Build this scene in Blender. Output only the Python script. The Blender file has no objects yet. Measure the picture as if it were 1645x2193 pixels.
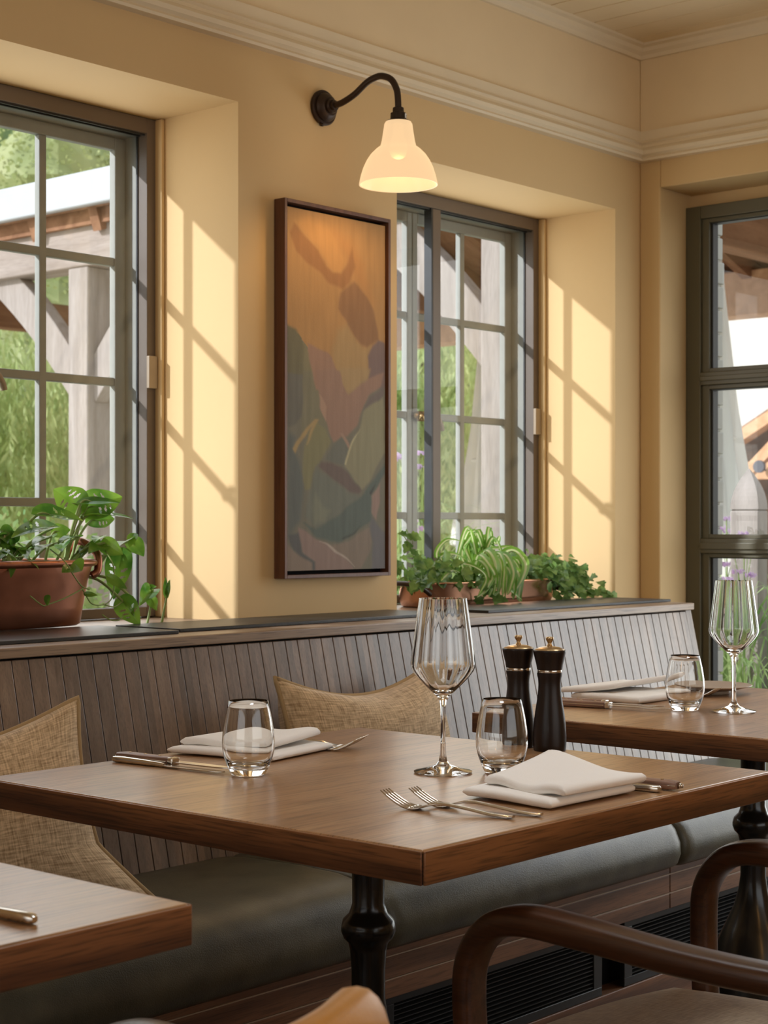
import bpy, bmesh, math, random
from mathutils import Vector, Matrix, noise
random.seed(7)
R = math.radians
SC = bpy.context.scene
COL = SC.collection

# ------------------------------------------------------------------ camera
PHI = R(41.2)
cam_d = bpy.data.cameras.new('camera')
cam = bpy.data.objects.new('camera', cam_d); COL.objects.link(cam)
cam_d.sensor_fit = 'VERTICAL'; cam_d.sensor_height = 36.0
cam_d.lens = 3600.0 / 2193.0 * 36.0
cam_d.shift_y = 30.5 / 2193.0
cam_d.clip_start = 0.05; cam_d.clip_end = 300
cam.location = (0, 0, 1.08)
cam.rotation_euler = (R(90), 0, PHI - R(90))
cam_d.dof.use_dof = True; cam_d.dof.focus_distance = 2.5; cam_d.dof.aperture_fstop = 15.0
SC.camera = cam

# ------------------------------------------------------------------ light + exposure
SUN_DIR = Vector((1.0, -0.79, -0.63))
sun_d = bpy.data.lights.new('sun', 'SUN'); sun = bpy.data.objects.new('sun', sun_d); COL.objects.link(sun)
sun_d.energy = 5.0; sun_d.angle = R(1.2); sun_d.color = (0.95, 0.97, 1.06)
sun.rotation_euler = SUN_DIR.to_track_quat('-Z', 'Y').to_euler(); sun.location = (-6, 8, 9)

world = bpy.data.worlds.new('sky'); SC.world = world; world.use_nodes = True
wn = world.node_tree.nodes; wl = world.node_tree.links
wn.clear()
w_out = wn.new('ShaderNodeOutputWorld'); w_bg = wn.new('ShaderNodeBackground')
w_tc = wn.new('ShaderNodeTexCoord'); w_sep = wn.new('ShaderNodeSeparateXYZ'); w_rmp = wn.new('ShaderNodeValToRGB')
wl.new(w_tc.outputs['Generated'], w_sep.inputs[0]); wl.new(w_sep.outputs['Z'], w_rmp.inputs[0])
w_rmp.color_ramp.elements[0].position = 0.0; w_rmp.color_ramp.elements[0].color = (1.0, 0.97, 0.90, 1)
w_rmp.color_ramp.elements[1].position = 0.6; w_rmp.color_ramp.elements[1].color = (0.66, 0.80, 1.0, 1)
wl.new(w_rmp.outputs[0], w_bg.inputs[0]); w_bg.inputs[1].default_value = 1.9
wl.new(w_bg.outputs[0], w_out.inputs[0])

def area(name, loc, target, sx, sy, power, color):
    d = bpy.data.lights.new(name, 'AREA'); d.shape = 'RECTANGLE'; d.size = sx; d.size_y = sy
    d.energy = power; d.color = color
    o = bpy.data.objects.new(name, d); COL.objects.link(o); o.location = loc
    o.rotation_euler = (Vector(target) - Vector(loc)).to_track_quat('-Z', 'Y').to_euler()
    return o
# area lights added as window fill; left and front stand for unseen windows
area('window_fill_left', (-2.55, 0.6, 1.55), (1.5, 0.8, 1.3), 2.2, 1.5, 2.0, (1.0, 0.92, 0.78))
area('window_fill_front', (1.2, -3.3, 1.6), (1.6, 1.5, 1.1), 3.4, 1.5, 2.0, (1.0, 0.92, 0.78))
area('window_fill_one', (2.104, 2.958, 1.44), (2.104, 1.0, 1.44), 0.90, 1.10, 4.2, (1.0, 0.96, 0.89))  # fill added inside both back windows, lifts reveals, soffits and tables
area('window_fill_two', (3.616, 2.958, 1.43), (3.616, 1.0, 1.43), 0.90, 1.08, 4.2, (1.0, 0.96, 0.89))
area('window_fill_right', (4.32, 1.72, 1.10), (2.4, 2.0, 0.7), .9, 1.6, 15, (0.94, 0.98, 1.0))  # fill added inside the right glazing, gives the bench slats their sheen
# warm fill lights added for unseen room lamps, behind and left of the view
for nm, loc, pw in (('room_lamp_fill', (0.9, -1.3, 2.15), 8), ('room_lamp_fill', (3.1, -1.6, 2.15), 6), ('room_lamp_fill', (-1.4, 1.2, 2.1), 4)):
    d_ = bpy.data.lights.new(nm, 'POINT'); d_.energy = pw; d_.color = (1.0, 0.50, 0.14); d_.shadow_soft_size = .16
    o_ = bpy.data.objects.new(nm, d_); COL.objects.link(o_); o_.location = loc

for loc in ((1.62, 1.25, 2.47), (2.75, 1.25, 2.47)):   # unseen overhead spots added to brighten napkins and tabletops
    d_ = bpy.data.lights.new('table_fill_spot', 'SPOT'); d_.energy = 46; d_.color = (0.93, 0.97, 1.0); d_.spot_size = R(80); d_.spot_blend = 1.0; d_.shadow_soft_size = .20
    o_ = bpy.data.objects.new('table_fill_spot', d_); COL.objects.link(o_); o_.location = loc
SC.view_settings.view_transform = 'Standard'
SC.view_settings.look = 'None'
SC.view_settings.gamma = 1.0
SC.view_settings.use_curve_mapping = False
SC.view_settings.exposure = 0.0
cy = SC.cycles
cy.use_denoising = True
cy.max_bounces = 10; cy.diffuse_bounces = 5; cy.glossy_bounces = 5; cy.transmission_bounces = 10
cy.transparent_max_bounces = 24; cy.sample_clamp_indirect = 6.0; cy.caustics_reflective = False

# ------------------------------------------------------------------ materials
def lin(c):
    return tuple(((v / 255.0) / 12.92 if v <= 10 else (((v / 255.0) + 0.055) / 1.055) ** 2.4) for v in c)
def new_mat(name):
    m = bpy.data.materials.new(name); m.use_nodes = True
    return m, m.node_tree.nodes, m.node_tree.links, m.node_tree.nodes['Principled BSDF']
def setin(b, **k):
    for n, v in k.items():
        b.inputs[n.replace('_', ' ')].default_value = v
def rgba(c): return (c[0], c[1], c[2], 1.0)
def plain(name, col, rough=0.5, metal=0.0, noise_amt=0.06, scale=8.0, bump=0.0, bscale=200.0, spec=0.5, coat=0.0):
    m, n, l, b = new_mat(name)
    tc = n.new('ShaderNodeTexCoord'); nz = n.new('ShaderNodeTexNoise'); nz.inputs['Scale'].default_value = scale
    nz.inputs['Detail'].default_value = 4
    l.new(tc.outputs['Object'], nz.inputs['Vector'])
    rp = n.new('ShaderNodeValToRGB')
    rp.color_ramp.elements[0].color = rgba([max(0, v * (1 - noise_amt)) for v in col])
    rp.color_ramp.elements[1].color = rgba([min(1, v * (1 + noise_amt)) for v in col])
    rp.color_ramp.elements[0].position = 0.3; rp.color_ramp.elements[1].position = 0.7
    l.new(nz.outputs[0], rp.inputs[0]); l.new(rp.outputs[0], b.inputs['Base Color'])
    setin(b, Roughness=rough, Metallic=metal, Coat_Weight=coat)
    b.inputs['Specular IOR Level'].default_value = spec
    if bump:
        n2 = n.new('ShaderNodeTexNoise'); n2.inputs['Scale'].default_value = bscale
        bp = n.new('ShaderNodeBump'); bp.inputs['Strength'].default_value = bump; bp.inputs['Distance'].default_value = 0.002
        l.new(tc.outputs['Object'], n2.inputs['Vector']); l.new(n2.outputs[0], bp.inputs['Height']); l.new(bp.outputs[0], b.inputs['Normal'])
    return m
def wood(name, c_dark, c_light, axis=0, grain=(1.6, 34.0), rough=0.4, pores=0.35, cathedral=0.0, coat=0.0, board=None, spec=0.5, bump=0.12):
    """grain runs along the object's local axis; board=(axis, pitch) varies the tone board by board"""
    m, n, l, b = new_mat(name)
    tc = n.new('ShaderNodeTexCoord'); mp = n.new('ShaderNodeMapping')
    s = [grain[1]] * 3; s[axis] = grain[0]
    mp.inputs['Scale'].default_value = s
    l.new(tc.outputs['Object'], mp.inputs['Vector'])
    vec = mp.outputs[0]
    if board:
        sx = n.new('ShaderNodeSeparateXYZ'); l.new(tc.outputs['Object'], sx.inputs[0])
        dv = n.new('ShaderNodeMath'); dv.operation = 'DIVIDE'; dv.inputs[1].default_value = board[1]
        l.new(sx.outputs[board[0]], dv.inputs[0])
        fl = n.new('ShaderNodeMath'); fl.operation = 'FLOOR'; l.new(dv.outputs[0], fl.inputs[0])
        wn_ = n.new('ShaderNodeTexWhiteNoise'); wn_.noise_dimensions = '1D'; l.new(fl.outputs[0], wn_.inputs['W'])
        ad = n.new('ShaderNodeVectorMath'); ad.operation = 'MULTIPLY_ADD'
        ad.inputs[1].default_value = (30, 30, 30)
        l.new(wn_.outputs['Color'], ad.inputs[0]); l.new(mp.outputs[0], ad.inputs[2]); vec = ad.outputs[0]
    n1 = n.new('ShaderNodeTexNoise'); n1.inputs['Scale'].default_value = 1.0; n1.inputs['Detail'].default_value = 6; n1.inputs['Roughness'].default_value = 0.62
    n1.inputs['Distortion'].default_value = 0.6
    l.new(vec, n1.inputs['Vector'])
    fac = n1.outputs[0]
    if cathedral:
        wv = n.new('ShaderNodeTexWave'); wv.wave_type = 'RINGS'; wv.inputs['Scale'].default_value = cathedral
        wv.inputs['Distortion'].default_value = 6.0; wv.inputs['Detail'].default_value = 3; wv.inputs['Detail Scale'].default_value = 1.2
        m3 = n.new('ShaderNodeMapping'); s3 = [1.0] * 3; s3[axis] = 0.22; m3.inputs['Scale'].default_value = s3
        m3.inputs['Location'].default_value = (0.13, 0.21, 0.4)
        l.new(tc.outputs['Object'], m3.inputs['Vector']); l.new(m3.outputs[0], wv.inputs['Vector'])
        mx = n.new('ShaderNodeMath'); mx.operation = 'MULTIPLY_ADD'; mx.inputs[1].default_value = 0.42
        sb = n.new('ShaderNodeMath'); sb.operation = 'MULTIPLY'; sb.inputs[1].default_value = 0.62
        l.new(n1.outputs[0], sb.inputs[0]); l.new(wv.outputs['Fac'], mx.inputs[0]); l.new(sb.outputs[0], mx.inputs[2]); fac = mx.outputs[0]
    rp = n.new('ShaderNodeValToRGB'); rp.color_ramp.elements[0].color = rgba(c_dark); rp.color_ramp.elements[1].color = rgba(c_light)
    rp.color_ramp.elements[0].position = 0.30; rp.color_ramp.elements[1].position = 0.68
    l.new(fac, rp.inputs[0])
    col = rp.outputs[0]
    mp2 = n.new('ShaderNodeMapping'); s2 = [430.0] * 3; s2[axis] = 14.0; mp2.inputs['Scale'].default_value = s2
    l.new(tc.outputs['Object'], mp2.inputs['Vector'])
    n2 = n.new('ShaderNodeTexNoise'); n2.inputs['Scale'].default_value = 1.0; n2.inputs['Detail'].default_value = 2
    l.new(mp2.outputs[0], n2.inputs['Vector'])
    r2 = n.new('ShaderNodeValToRGB'); r2.color_ramp.elements[0].position = 0.36; r2.color_ramp.elements[1].position = 0.5
    r2.color_ramp.elements[0].color = (1 - pores, 1 - pores, 1 - pores, 1)
    l.new(n2.outputs[0], r2.inputs[0])
    mm = n.new('ShaderNodeMix'); mm.data_type = 'RGBA'; mm.blend_type = 'MULTIPLY'; mm.inputs['Factor'].default_value = 1.0
    l.new(col, mm.inputs['A']); l.new(r2.outputs[0], mm.inputs['B']); col = mm.outputs['Result']
    if board:
        m4 = n.new('ShaderNodeMix'); m4.data_type = 'RGBA'; m4.blend_type = 'MULTIPLY'; m4.inputs['Factor'].default_value = 1.0
        r4 = n.new('ShaderNodeValToRGB'); r4.color_ramp.elements[0].color = (0.70, 0.70, 0.72, 1); r4.color_ramp.elements[1].color = (1.12, 1.05, 1.0, 1)
        l.new(wn_.outputs['Value'], r4.inputs[0]); l.new(col, m4.inputs['A']); l.new(r4.outputs[0], m4.inputs['B']); col = m4.outputs['Result']
    l.new(col, b.inputs['Base Color'])
    bp = n.new('ShaderNodeBump'); bp.inputs['Strength'].default_value = bump; bp.inputs['Distance'].default_value = 0.001
    l.new(n2.outputs[0], bp.inputs['Height']); l.new(bp.outputs[0], b.inputs['Normal'])
    setin(b, Roughness=rough, Coat_Weight=coat, Coat_Roughness=0.25); b.inputs['Specular IOR Level'].default_value = spec
    return m
def fabric(name, c1, c2, scale=260.0, rough=0.95):
    m, n, l, b = new_mat(name)
    tc = n.new('ShaderNodeTexCoord')
    outs = []
    for ax in (0, 1):
        mp = n.new('ShaderNodeMapping'); s = [scale, scale, scale]; s[ax] = scale * 0.09
        if ax == 0: s = [scale * 0.09, scale * 0.6, scale]
        else: s = [scale, scale * 0.06, scale * 0.05]
        mp.inputs['Scale'].default_value = s
        nz = n.new('ShaderNodeTexNoise'); nz.inputs['Scale'].default_value = 1.0; nz.inputs['Detail'].default_value = 3
        l.new(tc.outputs['UV'], mp.inputs['Vector']); l.new(mp.outputs[0], nz.inputs['Vector']); outs.append(nz.outputs[0])
    mx = n.new('ShaderNodeMath'); mx.operation = 'ADD'; l.new(outs[0], mx.inputs[0]); l.new(outs[1], mx.inputs[1])
    hf = n.new('ShaderNodeMath'); hf.operation = 'MULTIPLY'; hf.inputs[1].default_value = 0.5; l.new(mx.outputs[0], hf.inputs[0])
    rp = n.new('ShaderNodeValToRGB'); rp.color_ramp.elements[0].position = 0.36; rp.color_ramp.elements[1].position = 0.62
    rp.color_ramp.elements[0].color = rgba(c1); rp.color_ramp.elements[1].color = rgba(c2)
    l.new(hf.outputs[0], rp.inputs[0]); l.new(rp.outputs[0], b.inputs['Base Color'])
    bp = n.new('ShaderNodeBump'); bp.inputs['Strength'].default_value = 0.5; bp.inputs['Distance'].default_value = 0.002
    l.new(hf.outputs[0], bp.inputs['Height']); l.new(bp.outputs[0], b.inputs['Normal'])
    setin(b, Roughness=rough); b.inputs['Specular IOR Level'].default_value = 0.15
    b.inputs['Sheen Weight'].default_value = 0.3
    return m
def leafmat(name, c1, c2, scale=14.0, trans=0.45, rough=0.4, stripe=None, spec=0.4):
    m, n, l, b = new_mat(name)
    tc = n.new('ShaderNodeTexCoord'); nz = n.new('ShaderNodeTexNoise'); nz.inputs['Scale'].default_value = scale; nz.inputs['Detail'].default_value = 3
    l.new(tc.outputs['Object'], nz.inputs['Vector'])
    rp = n.new('ShaderNodeValToRGB'); rp.color_ramp.elements[0].position = 0.35; rp.color_ramp.elements[1].position = 0.65
    rp.color_ramp.elements[0].color = rgba(c1); rp.color_ramp.elements[1].color = rgba(c2); l.new(nz.outputs[0], rp.inputs[0])
    col = rp.outputs[0]
    if stripe:
        sx = n.new('ShaderNodeSeparateXYZ'); l.new(tc.outputs['UV'], sx.inputs[0])
        r3 = n.new('ShaderNodeValToRGB'); e = r3.color_ramp.elements
        e[0].position = 0.30; e[0].color = (0, 0, 0, 1); e[1].position = 0.40; e[1].color = (1, 1, 1, 1)
        x = e.new(0.60); x.color = (1, 1, 1, 1); x = e.new(0.70); x.color = (0, 0, 0, 1)
        l.new(sx.outputs['X'], r3.inputs[0])
        mx = n.new('ShaderNodeMix'); mx.data_type = 'RGBA'; l.new(r3.outputs[0], mx.inputs['Factor'])
        l.new(col, mx.inputs['A']); mx.inputs['B'].default_value = rgba(stripe); col = mx.outputs['Result']
    l.new(col, b.inputs['Base Color']); setin(b, Roughness=rough); b.inputs['Specular IOR Level'].default_value = spec
    tr = n.new('ShaderNodeBsdfTranslucent'); ms = n.new('ShaderNodeMixShader'); ms.inputs[0].default_value = trans
    l.new(col, tr.inputs[0]); l.new(b.outputs[0], ms.inputs[1]); l.new(tr.outputs[0], ms.inputs[2])
    l.new(ms.outputs[0], n['Material Output'].inputs[0])
    return m
def pane_glass(name, tint=(0.992, 0.996, 0.992)):
    m, n, l, b = new_mat(name)
    n.remove(b)
    lw = n.new('ShaderNodeLayerWeight'); lw.inputs[0].default_value = 0.5
    pw = n.new('ShaderNodeMath'); pw.operation = 'POWER'; pw.inputs[1].default_value = 5.0; l.new(lw.outputs['Facing'], pw.inputs[0])
    fr = n.new('ShaderNodeMath'); fr.operation = 'MULTIPLY_ADD'; fr.inputs[1].default_value = 0.9; fr.inputs[2].default_value = 0.035; l.new(pw.outputs[0], fr.inputs[0])
    t = n.new('ShaderNodeBsdfTransparent'); t.inputs[0].default_value = rgba(tint)
    g = n.new('ShaderNodeBsdfGlossy'); g.inputs['Roughness'].default_value = 0.01
    mx = n.new('ShaderNodeMixShader'); l.new(fr.outputs[0], mx.inputs[0]); l.new(t.outputs[0], mx.inputs[1]); l.new(g.outputs[0], mx.inputs[2])
    l.new(mx.outputs[0], n['Material Output'].inputs[0])
    return m
def clear_glass(name):
    m, n, l, b = new_mat(name)
    setin(b, Roughness=0.0, IOR=1.48); b.inputs['Base Color'].default_value = (0.99, 0.995, 0.99, 1)
    b.inputs['Transmission Weight'].default_value = 1.0
    return m

M = {}
M['wall'] = plain('wall_paint', (0.635, 0.452, 0.23), 0.7, noise_amt=0.03, scale=2.0, bump=0.05, bscale=300, spec=0.25)
M['frieze'] = plain('frieze_paint', (0.76, 0.61, 0.39), 0.7, noise_amt=0.02, spec=0.25)
M['trimp'] = plain('trim_paint', (0.74, 0.63, 0.45), 0.5, noise_amt=0.02, spec=0.4)
M['ceil'] = plain('ceiling_paint', (0.80, 0.66, 0.44), 0.6, noise_amt=0.02, spec=0.3)
M['floor'] = wood('floor_oak', (0.10, 0.06, 0.035), (0.23, 0.15, 0.09), axis=1, rough=0.45, board=(0, 0.14))
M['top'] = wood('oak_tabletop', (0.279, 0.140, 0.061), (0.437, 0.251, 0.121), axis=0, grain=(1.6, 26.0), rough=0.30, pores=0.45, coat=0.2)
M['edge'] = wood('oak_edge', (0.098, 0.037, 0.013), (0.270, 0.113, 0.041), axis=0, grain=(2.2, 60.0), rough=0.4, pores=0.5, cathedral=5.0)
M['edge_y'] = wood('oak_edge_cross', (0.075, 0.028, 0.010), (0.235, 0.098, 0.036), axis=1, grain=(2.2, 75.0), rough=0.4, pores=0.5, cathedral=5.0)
M['slat'] = wood('bench_slat_oak', (0.145, 0.102, 0.073), (0.26, 0.20, 0.152), axis=2, grain=(3.0, 50.0), rough=0.33, pores=0.2, board=(0, 0.0355), spec=0.9)
M['cap'] = wood('bench_cap_oak', (0.20, 0.13, 0.082), (0.34, 0.25, 0.175), axis=0, grain=(2.5, 60.0), rough=0.36, pores=0.35, spec=0.6)
M['base'] = wood('bench_base_oak', (0.10, 0.043, 0.02), (0.22, 0.105, 0.052), axis=0, grain=(3.0, 60.0), rough=0.5, pores=0.35, cathedral=4.0)
M['black'] = plain('black_gap', (0.006, 0.006, 0.006), 0.8, spec=0.1)
M['grille'] = plain('black_grille', (0.012, 0.013, 0.013), 0.35)
M['leather'] = plain('olive_leather', (0.066, 0.060, 0.036), 0.38, noise_amt=0.35, scale=14.0, bump=0.25, bscale=420, spec=0.55)
M['slate'] = plain('dark_slate', (0.028, 0.030, 0.030), 0.38, noise_amt=0.2, scale=20, bump=0.2, bscale=150)
M['cushion'] = fabric('beige_weave', (0.317, 0.213, 0.116), (0.756, 0.580, 0.366), 170.0)
M['piping'] = plain('cushion_piping', (0.40, 0.28, 0.14), 0.9, bump=0.3, bscale=500)
M['linen'] = plain('white_linen', (0.86, 0.84, 0.81), 0.9, noise_amt=0.02, bump=0.15, bscale=600, spec=0.2)
M['steel'] = plain('cutlery_steel', (0.62, 0.58, 0.52), 0.2, metal=1.0, noise_amt=0.03)
M['kwood'] = wood('knife_handle_wood', (0.19, 0.10, 0.068), (0.34, 0.20, 0.14), axis=0, grain=(6, 120), rough=0.45)
M['mill'] = wood('dark_mill_wood', (0.009, 0.005, 0.004), (0.020, 0.011, 0.009), axis=2, grain=(4, 60), rough=0.36, pores=0.2, spec=0.35)
M['brass'] = plain('aged_brass', (0.55, 0.40, 0.22), 0.3, metal=1.0, noise_amt=0.1)
M['glass'] = clear_glass('drinking_glass')
M['pane'] = pane_glass('window_pane')
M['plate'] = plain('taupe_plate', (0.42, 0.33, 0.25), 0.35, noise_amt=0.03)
M['castiron'] = plain('black_cast_iron', (0.010, 0.010, 0.009), 0.22, bump=0.1, bscale=60)
M['chair'] = wood('walnut_chair', (0.036, 0.013, 0.005), (0.095, 0.038, 0.016), axis=1, grain=(3, 45), rough=0.33, pores=0.25, coat=0.1)
M['seat'] = fabric('brown_seat_weave', (0.210, 0.150, 0.093), (0.390, 0.292, 0.188))
M['tan'] = plain('tan_leather', (0.68, 0.34, 0.055), 0.42, noise_amt=0.12, scale=9, bump=0.15, bscale=300)
M['bronze'] = plain('dark_bronze', (0.034, 0.019, 0.012), 0.42, metal=0.4, noise_amt=0.2)
M['walnut_frame'] = wood('picture_frame_wood', (0.085, 0.032, 0.016), (0.16, 0.068, 0.036), axis=2, grain=(2, 50), rough=0.45, pores=0.2)
M['alu'] = plain('brown_aluminium', (0.15, 0.113, 0.082), 0.4, noise_amt=0.03)
M['tab'] = plain('beige_plastic', (0.40, 0.31, 0.21), 0.5)
M['casement'] = plain('grey_green_casement_paint', (0.332, 0.337, 0.293), 0.55, noise_amt=0.04, scale=30, bump=0.1, bscale=80)
M['khaki'] = plain('khaki_frame_paint', (0.105, 0.095, 0.058), 0.4, noise_amt=0.03)
M['gasket'] = plain('dark_gasket', (0.02, 0.022, 0.022), 0.4)
M['copper'] = plain('aged_copper', (0.317, 0.130, 0.076), 0.36, metal=0.9, noise_amt=0.42, scale=7, bump=0.08, bscale=40)
M['copper2'] = plain('polished_copper', (0.80, 0.40, 0.24), 0.22, metal=0.95, noise_amt=0.2, scale=5)
M['soil'] = plain('potting_soil', (0.10, 0.06, 0.03), 0.95, noise_amt=0.4, scale=60, bump=0.6, bscale=90)
M['label'] = plain('white_label', (0.75, 0.70, 0.64), 0.6)
M['ink'] = plain('label_ink', (0.03, 0.03, 0.03), 0.6)
M['leaf_m'] = leafmat('monstera_leaf', (0.05, 0.155, 0.018), (0.20, 0.36, 0.045), 18, 0.48, 0.22)
M['leaf_i'] = leafmat('ivy_leaf', (0.06, 0.15, 0.035), (0.26, 0.40, 0.11), 26, 0.40, 0.38)
M['leaf_s'] = leafmat('spider_leaf', (0.14, 0.30, 0.04), (0.26, 0.46, 0.07), 12, 0.48, 0.35, stripe=(0.74, 0.80, 0.46))
M['stem'] = plain('plant_stem', (0.20, 0.27, 0.07), 0.6, noise_amt=0.3)
M['oak_grey'] = wood('weathered_oak', (0.275, 0.229, 0.193), (0.427, 0.366, 0.320), axis=2, grain=(1.2, 14), rough=0.8, pores=0.2, spec=0.2)
M['oak_grey_y'] = wood('weathered_oak_beam', (0.284, 0.224, 0.182), (0.427, 0.355, 0.304), axis=1, grain=(1.2, 14), rough=0.8, pores=0.2, spec=0.2)
M['oak_brown'] = wood('brown_roof_timber', (0.175, 0.078, 0.037), (0.350, 0.175, 0.092), axis=0, grain=(1.0, 10), rough=0.8, pores=0.2, spec=0.2)
M['orange_timber'] = wood('orange_larch', (0.546, 0.284, 0.137), (0.756, 0.441, 0.242), axis=0, grain=(1.0, 8), rough=0.7, pores=0.15, spec=0.2)
M['white_roof'] = plain('white_roof_metal', (0.418, 0.425, 0.418), 0.5, noise_amt=0.03)
M['brick'] = plain('white_painted_brick', (0.518, 0.510, 0.452), 0.8, noise_amt=0.05, scale=9, bump=0.4, bscale=50)
M['canvas_white'] = plain('white_canvas', (0.762, 0.734, 0.666), 0.9, noise_amt=0.03)
M['render'] = plain('white_render', (0.570, 0.535, 0.458), 0.9, noise_amt=0.02)
M['gravel'] = plain('pale_gravel', (0.60, 0.55, 0.45), 0.95, noise_amt=0.2, scale=5)
M['tree_a'] = leafmat('tree_leaf_green', (0.083, 0.158, 0.050), (0.214, 0.306, 0.099), 1.2, 0.35, 0.6)
M['tree_b'] = leafmat('tree_leaf_pale', (0.245, 0.306, 0.102), (0.490, 0.510, 0.224), 1.0, 0.35, 0.6)
M['willow'] = leafmat('willow_leaf', (0.283, 0.389, 0.106), (0.612, 0.659, 0.283), 2.0, 0.4, 0.6)
M['grassm'] = leafmat('grass_blade', (0.167, 0.333, 0.071), (0.547, 0.666, 0.286), 6.0, 0.4, 0.5)
M['shrub'] = leafmat('shrub_leaf', (0.125, 0.250, 0.062), (0.416, 0.499, 0.166), 4.0, 0.4, 0.5)
M['bark'] = plain('bark', (0.12, 0.09, 0.06), 0.9, noise_amt=0.3)
M['flower'] = leafmat('lilac_petal', (0.572, 0.374, 0.572), (0.811, 0.603, 0.770), 30, 0.3, 0.7)
M['lampdark'] = plain('grey_lamp_metal', (0.06, 0.06, 0.07), 0.5)
M['darkwin'] = plain('dark_window', (0.05, 0.04, 0.04), 0.2)

# opal glass shade: translucent, glowing a little from the bulb inside
m, n, l, b = new_mat('opal_glass')
setin(b, Roughness=0.25); b.inputs['Base Color'].default_value = (0.07, 0.055, 0.04, 1)
b.inputs['Emission Color'].default_value = (1.0, 0.69, 0.39, 1); b.inputs['Emission Strength'].default_value = 0.92
tr = n.new('ShaderNodeBsdfTransparent'); tr.inputs[0].default_value = (1.0, 0.86, 0.66, 1)
ms = n.new('ShaderNodeMixShader'); ms.inputs[0].default_value = 0.20
l.new(b.outputs[0], ms.inputs[1]); l.new(tr.outputs[0], ms.inputs[2]); l.new(ms.outputs[0], n['Material Output'].inputs[0])
M['opal'] = m
m, n, l, b = new_mat('bulb_glow')
b.inputs['Emission Color'].default_value = (1.0, 0.75, 0.45, 1); b.inputs['Emission Strength'].default_value = 1.0
M['bulb'] = m

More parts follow.
